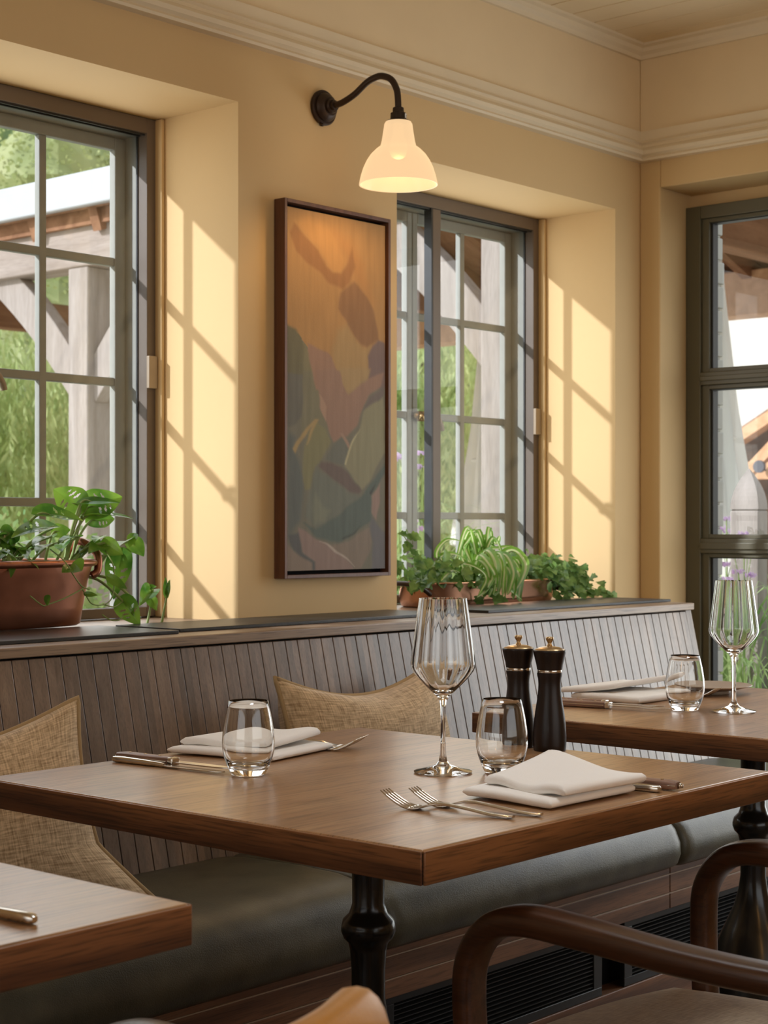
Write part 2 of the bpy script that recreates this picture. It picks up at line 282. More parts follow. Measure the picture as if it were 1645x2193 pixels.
# ------------------------------------------------------------------ mesh helpers
OFF = {}
class MB:
    def __init__(s): s.v = []; s.f = []; s.mi = []; s.uv = []
    def add(s, vs, fs, mi=0, uv=None):
        o = len(s.v); s.v += [tuple(v) for v in vs]
        s.uv += list(uv) if uv else [(0, 0)] * len(vs)
        for f in fs: s.f.append(tuple(i + o for i in f)); s.mi.append(mi)
    def box(s, x0, x1, y0, y1, z0, z1, mi=0):
        s.add([(x0, y0, z0), (x1, y0, z0), (x1, y1, z0), (x0, y1, z0), (x0, y0, z1), (x1, y0, z1), (x1, y1, z1), (x0, y1, z1)],
              [(0, 3, 2, 1), (4, 5, 6, 7), (0, 1, 5, 4), (1, 2, 6, 5), (2, 3, 7, 6), (3, 0, 4, 7)], mi)
    def beam(s, p, q, w, h, mi=0, up=(0, 0, 1)):
        p = Vector(p); q = Vector(q); d = (q - p).normalized(); u = Vector(up)
        a = d.cross(u).normalized(); c = a.cross(d).normalized()
        vs = [e + a * (sx * w / 2) + c * (sz * h / 2) for e in (p, q) for sx, sz in ((-1, -1), (1, -1), (1, 1), (-1, 1))]
        s.add(vs, [(0, 1, 2, 3), (7, 6, 5, 4), (0, 4, 5, 1), (1, 5, 6, 2), (2, 6, 7, 3), (3, 7, 4, 0)], mi)
    def prism(s, poly, a0, a1, axis='x', mi=0):
        n = len(poly)
        def P(p, a):
            return {'x': (a, p[0], p[1]), 'y': (p[0], a, p[1]), 'z': (p[0], p[1], a)}[axis]
        vs = [P(p, a0) for p in poly] + [P(p, a1) for p in poly]
        s.add(vs, [tuple(range(n)), tuple(range(2 * n - 1, n - 1, -1))] + [(i, i + n, (i + 1) % n + n, (i + 1) % n) for i in range(n)], mi)
    def lathe(s, prof, seg=32, c=(0, 0, 0), mi=0, sx=1.0, sy=1.0, mod=None, closed=False):
        vs = []; n = len(prof)
        for r, z in prof:
            for k in range(seg):
                a = 2 * math.pi * k / seg; rr = r * (mod(a, z) if mod else 1.0)
                vs.append((c[0] + rr * sx * math.cos(a), c[1] + rr * sy * math.sin(a), c[2] + z))
        fs = []
        for i in range(n - 1 + (1 if closed else 0)):
            j = (i + 1) % n
            for k in range(seg):
                k2 = (k + 1) % seg; fs.append((i * seg + k, i * seg + k2, j * seg + k2, j * seg + k))
        if not closed:
            fs.append(tuple(range(seg - 1, -1, -1))); fs.append(tuple((n - 1) * seg + k for k in range(seg)))
        s.add(vs, fs, mi)
    def tube(s, pts, r, seg=10, mi=0, flat=None, up=None):
        pts = [Vector(p) for p in pts]; n = len(pts)
        rs = r if isinstance(r, (list, tuple)) else [r] * n
        T = [(pts[min(i + 1, n - 1)] - pts[max(i - 1, 0)]).normalized() for i in range(n)]
        N = Vector(up) if up else (Vector((0, 0, 1)) if abs(T[0].z) < 0.9 else Vector((1, 0, 0)))
        vs = []
        for i in range(n):
            N = (N - T[i] * N.dot(T[i])).normalized(); B = T[i].cross(N)
            for k in range(seg):
                a = 2 * math.pi * k / seg
                fa, fb = flat if flat else (1, 1)
                if flat:
                    ca, sa = math.cos(a), math.sin(a)
                    ca = math.copysign(abs(ca) ** 0.6, ca); sa = math.copysign(abs(sa) ** 0.6, sa)
                else: ca, sa = math.cos(a), math.sin(a)
                vs.append(pts[i] + (N * ca * fa + B * sa * fb) * rs[i])
        fs = [(i * seg + k, i * seg + (k + 1) % seg, (i + 1) * seg + (k + 1) % seg, (i + 1) * seg + k) for i in range(n - 1) for k in range(seg)]
        fs += [tuple(range(seg - 1, -1, -1)), tuple((n - 1) * seg + k for k in range(seg))]
        s.add(vs, fs, mi)
    def grid(s, nu, nv, fn, mi=0, skip=None):
        vs = []; uv = []
        for i in range(nu + 1):
            for j in range(nv + 1):
                vs.append(fn(i / nu, j / nv)); uv.append((j / nv, i / nu))
        fs = [(i * (nv + 1) + j, i * (nv + 1) + j + 1, (i + 1) * (nv + 1) + j + 1, (i + 1) * (nv + 1) + j)
              for i in range(nu) for j in range(nv) if not (skip and skip((i + .5) / nu, (j + .5) / nv))]
        s.add(vs, fs, mi, uv)
    def build(s, name, mats, parent=None, smooth=False, bevel=0, local=False, subsurf=0, solid=0, weld=False, angle=None, loc=None):
        off = Vector((0, 0, 0))
        if parent and not local: off = Vector(OFF[parent.name])
        if loc: off = Vector(loc)
        me = bpy.data.meshes.new(name)
        me.from_pydata([tuple(Vector(v) - off) for v in s.v], [], s.f)
        ml = mats if isinstance(mats, (list, tuple)) else [mats]
        for q in ml: me.materials.append(q)
        if len(ml) > 1: me.polygons.foreach_set('material_index', s.mi)
        if any(u != (0, 0) for u in s.uv):
            ul = me.uv_layers.new(name='UVMap')
            for lp in me.loops: ul.data[lp.index].uv = s.uv[lp.vertex_index]
        bm = bmesh.new(); bm.from_mesh(me)
        if weld: bmesh.ops.remove_doubles(bm, verts=bm.verts, dist=1e-5)
        bmesh.ops.recalc_face_normals(bm, faces=bm.faces)
        bm.to_mesh(me); bm.free()
        if smooth:
            me.polygons.foreach_set('use_smooth', [True] * len(me.polygons))
            if angle: me.set_sharp_from_angle(angle=R(angle))
        me.update()
        o = bpy.data.objects.new(name, me); COL.objects.link(o)
        if parent: o.parent = parent; OFF[o.name] = tuple(off)
        elif loc: o.location = loc
        if solid:
            md = o.modifiers.new('thickness', 'SOLIDIFY'); md.thickness = solid; md.offset = 0
        if bevel:
            md = o.modifiers.new('bevel', 'BEVEL'); md.width = bevel; md.segments = 3; md.limit_method = 'ANGLE'; md.angle_limit = R(40)
            me.polygons.foreach_set('use_smooth', [True] * len(me.polygons)); me.set_sharp_from_angle(angle=R(40))
        if subsurf:
            md = o.modifiers.new('subdivision', 'SUBSURF'); md.levels = subsurf; md.render_levels = subsurf
        return o
def tag(o, label, cat, group=None, kind=None):
    o['label'] = label; o['category'] = cat
    if group: o['group'] = group
    if kind: o['kind'] = kind
    return o
def thing(name, label, cat, loc=(0, 0, 0), rotz=0.0, group=None):
    o = bpy.data.objects.new(name, None); COL.objects.link(o); o.empty_display_size = 0.05
    o.location = loc; o.rotation_euler = (0, 0, rotz); OFF[o.name] = tuple(loc)
    return tag(o, label, cat, group)
def struct(o):
    o['kind'] = 'structure'; return o
def dup(root, loc, rotz=None, label=None, name=None):
    r = root.copy(); COL.objects.link(r); r.location = loc
    if rotz is not None: r.rotation_euler = (0, 0, rotz)
    if label: r['label'] = label
    for ch in list(root.children):
        c = ch.copy(); COL.objects.link(c); c.parent = r
        for g in list(ch.children):
            d = g.copy(); COL.objects.link(d); d.parent = c
    return r
def catmull(pts, n=8):
    pts = [Vector(p) for p in pts]; P = [pts[0]] + pts + [pts[-1]]; out = []
    for i in range(1, len(P) - 2):
        for k in range(n):
            t = k / n; a, b, c, d = P[i - 1], P[i], P[i + 1], P[i + 2]
            out.append(0.5 * ((2 * b) + (c - a) * t + (2 * a - 5 * b + 4 * c - d) * t * t + (3 * b - a - 3 * c + d) * t ** 3))
    out.append(pts[-1]); return out

# ================================================================== THE ROOM
WY = 2.70          # inner face of the back wall
WX = 4.23          # inner face of the right wall
W1 = (1.615, 2.593); W2 = (3.132, 4.10)
H1, H2 = 2.022, 1.998
FY = 2.965         # window frames start here
def back_wall():
    m = MB(); t = 3.06
    m.box(-3.0, W1[0], WY, t, 0, 2.16); m.box(W1[1], W2[0], WY, t, 0, 2.16); m.box(W2[1], 4.58, WY, t, 0, 2.16)
    m.box(W1[0], W1[1], WY, t, H1, 2.16); m.box(W2[0], W2[1], WY, t, H2, 2.16)
    m.box(W1[0], W1[1], WY, t, 0, 0.862); m.box(W2[0], W2[1], WY, t, 0, 0.862)
    m.box(-3.0, 4.58, WY, t, 2.16, 2.62, 1)
    # outer leaf of the wall, behind the frames
    o = 3.10; q = 3.16
    e = .14
    for a, b_, z0, z1 in ((-3.0, W1[0] - e, -.05, 2.62), (W1[1] + e, W2[0] - e, -.05, 2.62), (W2[1] + e, 4.60, -.05, 2.62),
                          (W1[0] - e, W1[1] + e, H1 + .06, 2.62), (W2[0] - e, W2[1] + e, H2 + .06, 2.62), (W1[0] - e, W1[1] + e, -.05, .80), (W2[0] - e, W2[1] + e, -.05, .80)):
        m.box(a, b_, t, q, z0, z1, 2)
    return m
struct(back_wall().build('wall_back', [M['wall'], M['frieze'], M['brick']]))
RY0, RY1, RH = 0.86, 2.63, 2.07       # glazed opening in the right wall
m = MB()
m.box(WX, 4.47, RY1, WY, 0, 2.16); m.box(WX, 4.47, -3.5, RY0, 0, 2.16); m.box(WX, 4.47, RY0, RY1, RH, 2.16)
m.box(WX, 4.47, -3.5, WY, 2.16, 2.62, 1)
struct(m.build('wall_right', [M['wall'], M['frieze']], bevel=0.004))
# white painted brick outside the right wall, course by course
m = MB(); z = -0.05; k = 0
while z < 2.6:
    jit = random.uniform(-.004, .006)
    m.box(4.47, 4.612 + jit, 2.64 + random.uniform(-.002, .002), 3.16, z + .004, z + .071); m.box(4.47, 4.603, 2.644, 3.155, z - .004, z + .004)
    z += .075; k += 1
struct(m.build('wall_outer_brick', M['brick'], bevel=0.006))
m = MB(); m.box(4.47, 4.60, -3.5, RY0 - .02, -.05, 2.6); m.box(4.47, 4.60, RY0 - .02, 2.64, RH + .02, 2.6)
struct(m.build('wall_outer', M['brick']))
m = MB(); m.box(-3.2, -3.0, -3.7, 0.0 - 1.0, 0, 2.62); m.box(-3.2, -3.0, 2.2, 3.1, 0, 2.62); m.box(-3.2, -3.0, -1.0, 2.2, 0, .8); m.box(-3.2, -3.0, -1.0, 2.2, 2.3, 2.62)
struct(m.build('wall_left', M['wall']))
m = MB(); m.box(-3.0, -1.0, -3.7, -3.5, 0, 2.62); m.box(3.4, 4.47, -3.7, -3.5, 0, 2.62); m.box(-1.0, 3.4, -3.7, -3.5, 0, .8); m.box(-1.0, 3.4, -3.7, -3.5, 2.35, 2.62)
struct(m.build('wall_front', M['wall']))
m = MB(); m.box(-3.0, 4.47, -3.5, 2.7, -.06, 0); struct(m.build('floor', M['floor']))
# boarded ceiling, boards run away from the window wall
m = MB(); x = -3.0
while x < 4.23:
    m.box(x + .0015, x + .1035, -3.5, WY, 2.490, 2.53); x += .105
m.box(-3.2, 4.6, -3.7, 3.16, 2.505, 2.62)
struct(m.build('ceiling', M['ceil'], bevel=0.0025))
def swept(prof, name, mat, zc=0):
    """moulding with a mitred corner, along the back wall and then the right wall"""
    m = MB(); n = len(prof)
    vs = []
    for (p, z) in prof: vs.append((-3.0, WY - p, z))
    for (p, z) in prof: vs.append((WX - p, WY - p, z))
    for (p, z) in prof: vs.append((WX - p, -3.5, z))
    fs = [(i + k * n, i + 1 + k * n, i + 1 + (k + 1) * n, i + (k + 1) * n) for k in (0, 1) for i in range(n - 1)]
    m.add(vs, fs)
    return struct(m.build(name, mat))
swept([(0, 2.150), (.024, 2.150), (.026, 2.156), (.021, 2.162), (.030, 2.168), (.032, 2.178), (.026, 2.186), (.019, 2.190), (.017, 2.198),
       (.024, 2.203), (.020, 2.209), (.012, 2.212), (.012, 2.240), (0, 2.2405)], 'trim_1', M['trimp'])
swept([(0, 2.452), (.010, 2.452), (.014, 2.462), (.024, 2.470), (.028, 2.480), (.040, 2.484), (.042, 2.491), (0, 2.491)], 'trim_2', M['trimp'])
# sill boards inside the two deep reveals
m = MB(); m.box(W1[0], W1[1], 2.68, FY + .1, .850, .869); m.box(W2[0], W2[1], 2.68, FY + .1, .850, .869)
struct(m.build('trim_3', M['cap']))
# ochre sealing bead between plaster and window frame
m = MB()
for (a, b_), h in ((W1, H1), (W2, H2)):
    m.box(b_ - .011, b_ - .0005, FY - .022, FY + .002, .87, h - .0005); m.box(a + .0005, a + .011, FY - .022, FY + .002, .87, h - .0005)
struct(m.build('trim_4', M['wall'], bevel=.003))

# ------------------------------------------------------------------ casement windows with secondary glazing
def window(idx, X, H, tabz):
    a, b_ = X; cx = (a + b_) / 2; root = bpy.data.objects.new('window_%d' % idx, None); COL.objects.link(root)
    root.location = (cx, FY, .87); OFF[root.name] = (cx, FY, .87); root['kind'] = 'structure'
    zb = .872
    # brown aluminium secondary frame
    m = MB(); w = .036
    m.box(b_ - w, b_ - .001, FY, FY + .036, zb, H - .001); m.box(a + .001, a + w, FY, FY + .036, zb, H - .001)
    m.box(a + w, b_ - w, FY, FY + .036, H - .036, H - .001); m.box(a + w, b_ - w, FY, FY + .036, zb, zb + .022)
    m.build('secondary_frame', M['alu'], root, bevel=.0015)
    m = MB()
    m.box(a + w, b_ - w, FY + .008, FY + .012, H - .040, H - .036); m.box(a + w, b_ - w, FY + .024, FY + .029, H - .040, H - .036)
    m.box(b_ - w - .003, b_ - w, FY + .031, FY + .036, zb + .02, H - .036)
    m.box(b_ - w - .012, b_ - w, FY + .006, FY + .03, zb + .0, zb + .022)
    m.build('track', M['gasket'], root)
    m = MB(); m.box(cx - .018, cx + .016, FY + .004, FY + .020, zb + .022, H - .036); m.build('sliding_stile', M['alu'], root, bevel=.0015)
    m = MB(); m.box(cx - .025, cx - .018, FY + .004, FY + .030, zb + .022, H - .036); m.build('stile_seal', M['gasket'], root)
    m = MB(); m.box(a + w, b_ - w, FY + .0265, FY + .0275, zb + .02, H - .036); m.build('secondary_pane', M['pane'], root)
    m = MB(); m.box(b_ - w - .002, b_ - .012, FY - .010, FY, tabz[0], tabz[1]); m.build('latch', M['tab'], root, bevel=.002)
    # outer painted timber frame and casements
    c0, c1 = FY + .038, FY + .118
    m = MB(); f = .020
    m.box(b_ - f, b_ - .001, c0, c1, .842, H - .001); m.box(a + .001, a + f, c0, c1, .842, H - .001)
    m.box(a + f, b_ - f, c0, c1, H - f - .012, H - .001); m.box(a + f, b_ - f, c0, c1, .80, .842)
    m.build('frame', M['casement'], root, bevel=.002)
    s0, s1 = FY + .094, FY + .116
    rows = [H - .325, H - .605, H - .888]; top = H - .063; bot = .868
    for side in (-1, 1):
        xo = (b_ - f) if side > 0 else (a + f); xi = cx + side * .001
        x0, x1 = min(xo, xi), max(xo, xi)
        m = MB(); st = .032
        m.box(x0, x0 + (.022 if side > 0 else st), s0, s1, .843, H - f - .014); m.box(x1 - (st if side > 0 else .022), x1, s0, s1, .843, H - f - .014)
        gx0 = x0 + (.022 if side > 0 else st); gx1 = x1 - (st if side > 0 else .022)
        m.box(gx0, gx1, s0, s1, top, H - f - .014); m.box(gx0, gx1, s0, s1, .843, bot)
        mid = (gx0 + gx1) / 2
        ca = m.build('casement', M['casement'], root, bevel=.003)
        g = MB(); g.box(mid - .010, mid + .010, s0 + .001, s0 + .020, bot, top)
        for z in rows: g.box(gx0, gx1, s0 + .0015, s0 + .0195, z - .010, z + .010)
        g.build('glazing_bar', M['casement'], ca, bevel=.003)
        g = MB(); g.box(gx0 - .004, gx1 + .004, s0 + .009, s0 + .0105, bot - .004, top + .004); g.build('pane', M['pane'], ca)
    # peg handle on the meeting stile
    zz = H - .610
    m = MB(); m.tube([(cx + .006, s0, zz + .004), (cx + .006, s0 - .010, zz + .004), (cx + .022, s0 - .016, zz + .004)], .010, 10)
    for k in range(3): m.tube([(cx + .010 + k * .009, s0 - .014, zz - .012), (cx + .010 + k * .009, s0 - .014, zz + .016)], .0055, 8)
    hb = m.build('handle', M['brass'], root, smooth=True)
    m = MB(); m.tube(catmull([(cx + .03, s0 - .016, zz + .004), (cx + .055, s0 - .020, zz + .012), (cx + .085, s0 - .020, zz + .004), (cx + .105, s0 - .018, zz - .018), (cx + .112, s0 - .016, zz - .034)], 5),
                     .0075, 10)
    m.build('lever', M['tab'], hb, smooth=True)
    return root
window(1, W1, H1, (1.398, 1.473)); window(2, W2, H2, (1.353, 1.431))

# ------------------------------------------------------------------ right window, khaki steel-look glazing
root = bpy.data.objects.new('window_3', None); COL.objects.link(root); root.location = (4.40, 1.74, 0.02); OFF[root.name] = (4.40, 1.74, 0.02); root['kind'] = 'structure'
gx = 4.372
m = MB()
m.box(gx, gx + .07, RY1 - .05, RY1 - .001, .02, 2.030); m.box(gx, gx + .07, RY0 + .001, RY0 + .05, .02, 2.030)
m.box(gx, gx + .07, RY0 + .05, RY1 - .05, 1.992, 2.030); m.box(gx, gx + .07, RY0 + .05, RY1 - .05, .001, .06)
m.build('frame', M['khaki'], root, bevel=.002)
m = MB(); m.box(gx + .03, gx + .08, RY0, RY1, 2.030, RH); m.build('head_fill', M['wall'], root)
ys = [RY1 - .05]; yy = RY1 - .05
bays = [(1.765, RY1 - .05), (RY0 + .05, 1.725)]
for (y0, y1) in bays:
    m = MB(); w = .024
    for (z0, z1) in ((.06, 1.000), (1.044, 1.498), (1.536, 1.992)):
        m.box(gx + .010, gx + .055, y1 - w, y1, z0, z1); m.box(gx + .010, gx + .055, y0, y0 + w, z0, z1)
        m.box(gx + .010, gx + .055, y0 + w, y1 - w, z1 - .012, z1); m.box(gx + .010, gx + .055, y0 + w, y1 - w, z0, z0 + .012)
    sf = m.build('sash', M['khaki'], root, bevel=.0015)
    m = MB()
    for (z0, z1) in ((.06, 1.000), (1.044, 1.498), (1.536, 1.992)):
        m.box(gx + .022, gx + .050, y1 - w - .007, y1 - w, z0 + .01, z1 - .01); m.box(gx + .02, gx + .05, y0 + w, y1 - w, z1 - .015, z1 - .012)
    m.build('seal', M['gasket'], sf)
    m = MB(); m.box(gx + .034, gx + .036, y0 + .02, y1 - .02, .07, 1.985); m.build('pane', M['pane'], sf)
    m = MB()
    for z0, z1 in ((1.000, 1.044), (1.498, 1.536)):
        m.box(gx, gx + .06, y0, y1, z0, z1); m.box(gx - .006, gx, y0, y1, z0 + .012, z1 - .012)
    m.build('transom', M['khaki'], root, bevel=.002)
m = MB()
m.box(gx, gx + .065, 1.725, 1.765, .06, 1.992)
m.build('mullion', M['khaki'], root, bevel=.002)
m = MB(); m.box(4.40, 4.62, RY0, RY1, -.05, .02); struct(m.build('trim_5', M['slate']))

# ================================================================== BANQUETTE
TILT = math.tan(R(13.0)); BY = 2.318; BZ0, BZ1 = .40, .853
def by(z): return BY + (z - .46) * TILT
bq = thing('banquette', 'long fitted banquette with slatted oak back and olive leather seat under the windows', 'bench', (2.0, 2.2, 0))
m = MB(); x = 0.03
while x < 3.975:
    x1 = x + .0337
    vs = [(xx, by(z) + d, z) for xx in (x, x1) for z in (BZ0, BZ1 - .006) for d in (0, .014)]
    m.add(vs, [(0, 1, 3, 2), (4, 6, 7, 5), (0, 4, 5, 1), (2, 3, 7, 6), (0, 2, 6, 4), (1, 5, 7, 3)])
    x += .0355
x1 = 3.999
vs = [(xx, by(z) + d, z) for xx in (x, x1) for z in (BZ0, BZ1 - .006) for d in (0, .014)]
m.add(vs, [(0, 1, 3, 2), (4, 6, 7, 5), (0, 4, 5, 1), (2, 3, 7, 6), (0, 2, 6, 4), (1, 5, 7, 3)])
m.build('slatted_back', M['slat'], bq, bevel=.0012)
m = MB(); vs = [(xx, by(z) + d, z) for xx in (0.0, 4.0) for z in (BZ0, BZ1) for d in (.013, .03)]
m.add(vs, [(0, 1, 3, 2), (4, 6, 7, 5), (0, 4, 5, 1), (2, 3, 7, 6), (0, 2, 6, 4), (1, 5, 7, 3)]); m.build('backing_board', M['black'], bq)
m = MB()
m.prism([(by(.14) - .001, .10), (by(BZ1) - .001, BZ1), (by(BZ1) + .03, BZ1), (2.60, .10)], 4.000, 4.030, 'x')
m.build('end_panel', M['slat'], bq, bevel=.002)
m = MB(); m.box(0.0, 4.034, 2.403, 2.699, .854, .870); m.box(0.0, 4.034, 2.399, 2.425, .851, .8695)
m.build('cap', M['cap'], bq, bevel=.002)
m = MB(); m.box(0.0, 4.0, 2.45, 2.69, .0, .853); m.build('carcass', M['black'], bq)
def seat_pad(x0, x1):
    prof = [(2.335, .362), (2.335, .440), (2.325, .456), (2.27, .462), (2.12, .466), (2.03, .464), (1.985, .457), (1.955, .443), (1.932, .420), (1.919, .392), (1.918, .366), (1.926, .345), (1.945, .334), (2.0, .332)]
    m = MB(); n = len(prof); cyy, czz = 2.14, .40
    xs = [x0, x0 + .002, x0 + .008, x0 + .02, x0 + .04] ; sc = [.86, .93, .975, .995, 1.0]
    st = list(zip(xs, sc)) + [((x0 + x1) / 2, 1.0)] + [(x1 - (q - x0), k) for q, k in reversed(list(zip(xs, sc)))]
    vs = []
    for q, k in st:
        for (y, z) in prof:
            vs.append((q, cyy + (y - cyy) * (k if y < 2.2 else 1), czz + (z - czz) * k))
    fs = [(i * n + j, i * n + (j + 1) % n, (i + 1) * n + (j + 1) % n, (i + 1) * n + j) for i in range(len(st) - 1) for j in range(n)]
    fs += [tuple(range(n)), tuple(range((len(st) - 1) * n + n - 1, (len(st) - 1) * n - 1, -1))]
    m.add(vs, fs)
    return m.build('seat_pad', M['leather'], bq, smooth=True, angle=75)
for x0, x1 in ((0.02, 1.226), (1.230, 2.206), (2.210, 3.186), (3.190, 3.998)): seat_pad(x0, x1)
m = MB()
for x0, x1 in ((0.02, 1.229), (1.231, 2.209), (2.211, 3.189), (3.191, 3.999)):
    m.box(x0 + .0006, x1 - .0006, 1.958, 1.975, .2415, .2735); m.box(x0 + .0006, x1 - .0006, 1.958, 1.975, .2765, .315); m.box(x0 + .0006, x1 - .0006, 1.958, 1.975, .3175, .345)
m.box(0.02, 4.0, 1.962, 2.33, .242, .336)
m.build('base_rail', M['base'], bq, bevel=.001)
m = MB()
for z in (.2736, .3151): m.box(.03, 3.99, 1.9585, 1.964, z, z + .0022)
m.build('groove_highlight', M['plate'], bq)  # pale strips stand in for bright edge highlights along the base grooves
m = MB(); m.box(.02, 4.0, 2.02, 2.06, .0, .242); m.build('plinth_back', M['black'], bq)
m = MB(); m.box(.02, 4.0, 1.97, 2.02, .0, .098); m.build('plinth', M['base'], bq, bevel=.002)
for x0, x1 in ((.06, 1.17), (1.26, 2.16), (2.25, 2.945), (3.03, 3.95)):
    m = MB(); z0, z1 = .099, .240
    m.box(x0, x1, 1.972, 1.984, z1 - .016, z1); m.box(x0, x1, 1.972, 1.984, z0, z0 + .018); m.box(x0, x0 + .03, 1.972, 1.984, z0 + .018, z1 - .016); m.box(x1 - .03, x1, 1.972, 1.984, z0 + .018, z1 - .016)
    gr = m.build('vent_grille', M['grille'], bq, bevel=.001)
    m = MB(); z = z0 + .022
    while z < z1 - .018:
        m.prism([(1.974, z), (1.984, z + .003), (1.984, z + .0048), (1.974, z + .0018)], x0 + .03, x1 - .03, 'x'); z += .0088
    m.build('louvres', M['grille'], gr)
# slate slabs lying on the cap
def slab(x0, x1, y0, y1, label):
    m = MB(); m.box(x0, x1, y0, y1, .8702, .8772)
    return tag(m.build('slate_slab', M['slate'], bevel=.0012, loc=((x0 + x1) / 2, (y0 + y1) / 2, .8702)), label, 'slate slab', 'slate slabs on the banquette cap')
slab(1.15, 2.205, 2.462, 2.705, 'black slate slab under the big copper trough')
slab(2.235, 3.085, 2.492, 2.690, 'black slate slab on the cap below the framed painting')
slab(3.215, 4.045, 2.480, 2.696, 'black slate slab at the right end of the cap, by the corner')

# ================================================================== WALL LAMP
LX = 2.864
lamp = thing('wall_lamp', 'dark bronze swan-neck wall lamp with lit opal glass shade above the painting', 'lamp', (LX, WY, 2.058))
def lathe_y(prof, seg, c):  # axis along -y
    m = MB(); m.lathe(prof, seg)
    m.v = [(c[0] + x, c[1] - z, c[2] + y) for x, y, z in m.v]; return m
lathe_y([(.039, 0.0), (.041, .003), (.041, .008), (.038, .011), (.0335, .011), (.0335, .015), (.031, .019), (.026, .025), (.0215, .028), (.0175, .028), (.0175, .032), (.0145, .036), (.0115, .036), (.0115, .043), (.004, .044)], 40, (LX, WY, 2.058)).build('backplate', M['bronze'], lamp, smooth=True, angle=28)
m = MB(); m.tube([(LX - .012, WY - .006, 2.017), (LX - .012, WY - .014, 2.015)], .004, 8); m.build('screw', M['bronze'], lamp, smooth=True)
path = catmull([(LX, 2.665, 2.058), (LX, 2.650, 2.0585), (LX, 2.630, 2.062), (LX, 2.5963, 2.0735), (LX, 2.560, 2.0935), (LX, 2.535, 2.1005), (LX, 2.513, 2.1005), (LX, 2.486, 2.088), (LX, 2.470, 2.064), (LX, 2.4655, 2.040), (LX, 2.4645, 2.008)], 7)
m = MB(); m.tube(path, .0075, 14); m.build('arm', M['bronze'], lamp, smooth=True, angle=60)
sc = (LX, 2.4645, 0)
m = MB(); m.lathe([(.009, 2.022), (.0125, 2.020), (.013, 2.010), (.0175, 2.008), (.018, 1.994), (.024, 1.992), (.028, 1.989), (.006, 1.989)], 32, sc); ga = m.build('shade_gallery', M['bronze'], lamp, smooth=True, angle=45)
m = MB()
def tagpt(u, z): a = R(-108) + u * R(52) + R(0); return (sc[0] + .0186 * math.cos(a + R(22)), sc[1] + .0186 * math.sin(a + R(22)), z)
m.grid(1, 8, lambda i, j: tagpt(j, 1.9955 + i * .0105)); m.build('maker_label', M['label'], ga)
m = MB()
for u0, u1, z0, z1 in ((.30, .36, .001, .0075), (.36, .50, .006, .0075), (.60, .86, .0015, .0028), (.60, .86, .0042, .0054), (.60, .86, .0068, .008)):
    m.add([tuple(Vector(tagpt(u, 1.9955 + z)) + (Vector(tagpt(u, 0)) - Vector((sc[0], sc[1], 0))).normalized() * .0003) for u, z in ((u0, z0), (u1, z0), (u1, z1), (u0, z1))], [(0, 1, 2, 3)])
m.build('label_print', M['ink'], ga)
outer = [(.022, 1.990), (.0285, 1.9885), (.0315, 1.984), (.0335, 1.970), (.0375, 1.945), (.0405, 1.934), (.050, 1.927), (.062, 1.915), (.0715, 1.901), (.0785, 1.886), (.0835, 1.871), (.087, 1.856), (.0885, 1.847)]
shade = MB(); prof = outer + [(r - .0028, z + .0005) for r, z in reversed(outer)]
shade.lathe(prof, 56, sc, closed=True); shade.build('glass_shade', M['opal'], lamp, smooth=True, angle=70)
m = MB(); m.lathe([(.003, 1.905), (.015, 1.91), (.021, 1.925), (.019, 1.942), (.012, 1.958), (.011, 1.985), (.003, 1.986)], 24, sc); m.build('bulb', M['bulb'], lamp, smooth=True)
ld = bpy.data.lights.new('lamp_bulb_light', 'POINT'); ld.energy = 3.0; ld.color = (1.0, 0.60, 0.26); ld.shadow_soft_size = .025
lo = bpy.data.objects.new('lamp_bulb_light', ld); COL.objects.link(lo); lo.location = (LX, 2.4645, 1.888)

# ================================================================== PAINTING
PX0, PX1, PZ0, PZ1 = 2.705, 3.070, .961, 1.822
pic = thing('framed_painting', 'tall narrow abstract oil painting in a brown tray frame between the windows', 'painting', ((PX0 + PX1) / 2, WY, PZ0))
m = MB(); f0, fw = 2.6655, .0085
m.box(PX0, PX0 + fw, f0, WY - .001, PZ0, PZ1); m.box(PX1 - fw, PX1, f0, WY - .001, PZ0, PZ1)
m.box(PX0 + fw, PX1 - fw, f0, WY - .001, PZ1 - fw, PZ1); m.box(PX0 + fw, PX1 - fw, f0, WY - .001, PZ0, PZ0 + fw)
m.build('frame', M['walnut_frame'], pic, bevel=.0008)
m = MB(); m.box(PX0 + fw, PX1 - fw, WY - .008, WY - .001, PZ0 + fw, PZ1 - fw); m.build('tray', M['black'], pic)
def P2(x, y): s = (x - 300) / 1100; return s, ((400 + .1916 * y) - (444 + 43 * s)) / (774 - 49 * s)
def P3(x, y): s = (x - 282) / 968; return s, ((800 + .2098 * y) - (444 + 43 * s)) / (774 - 49 * s)
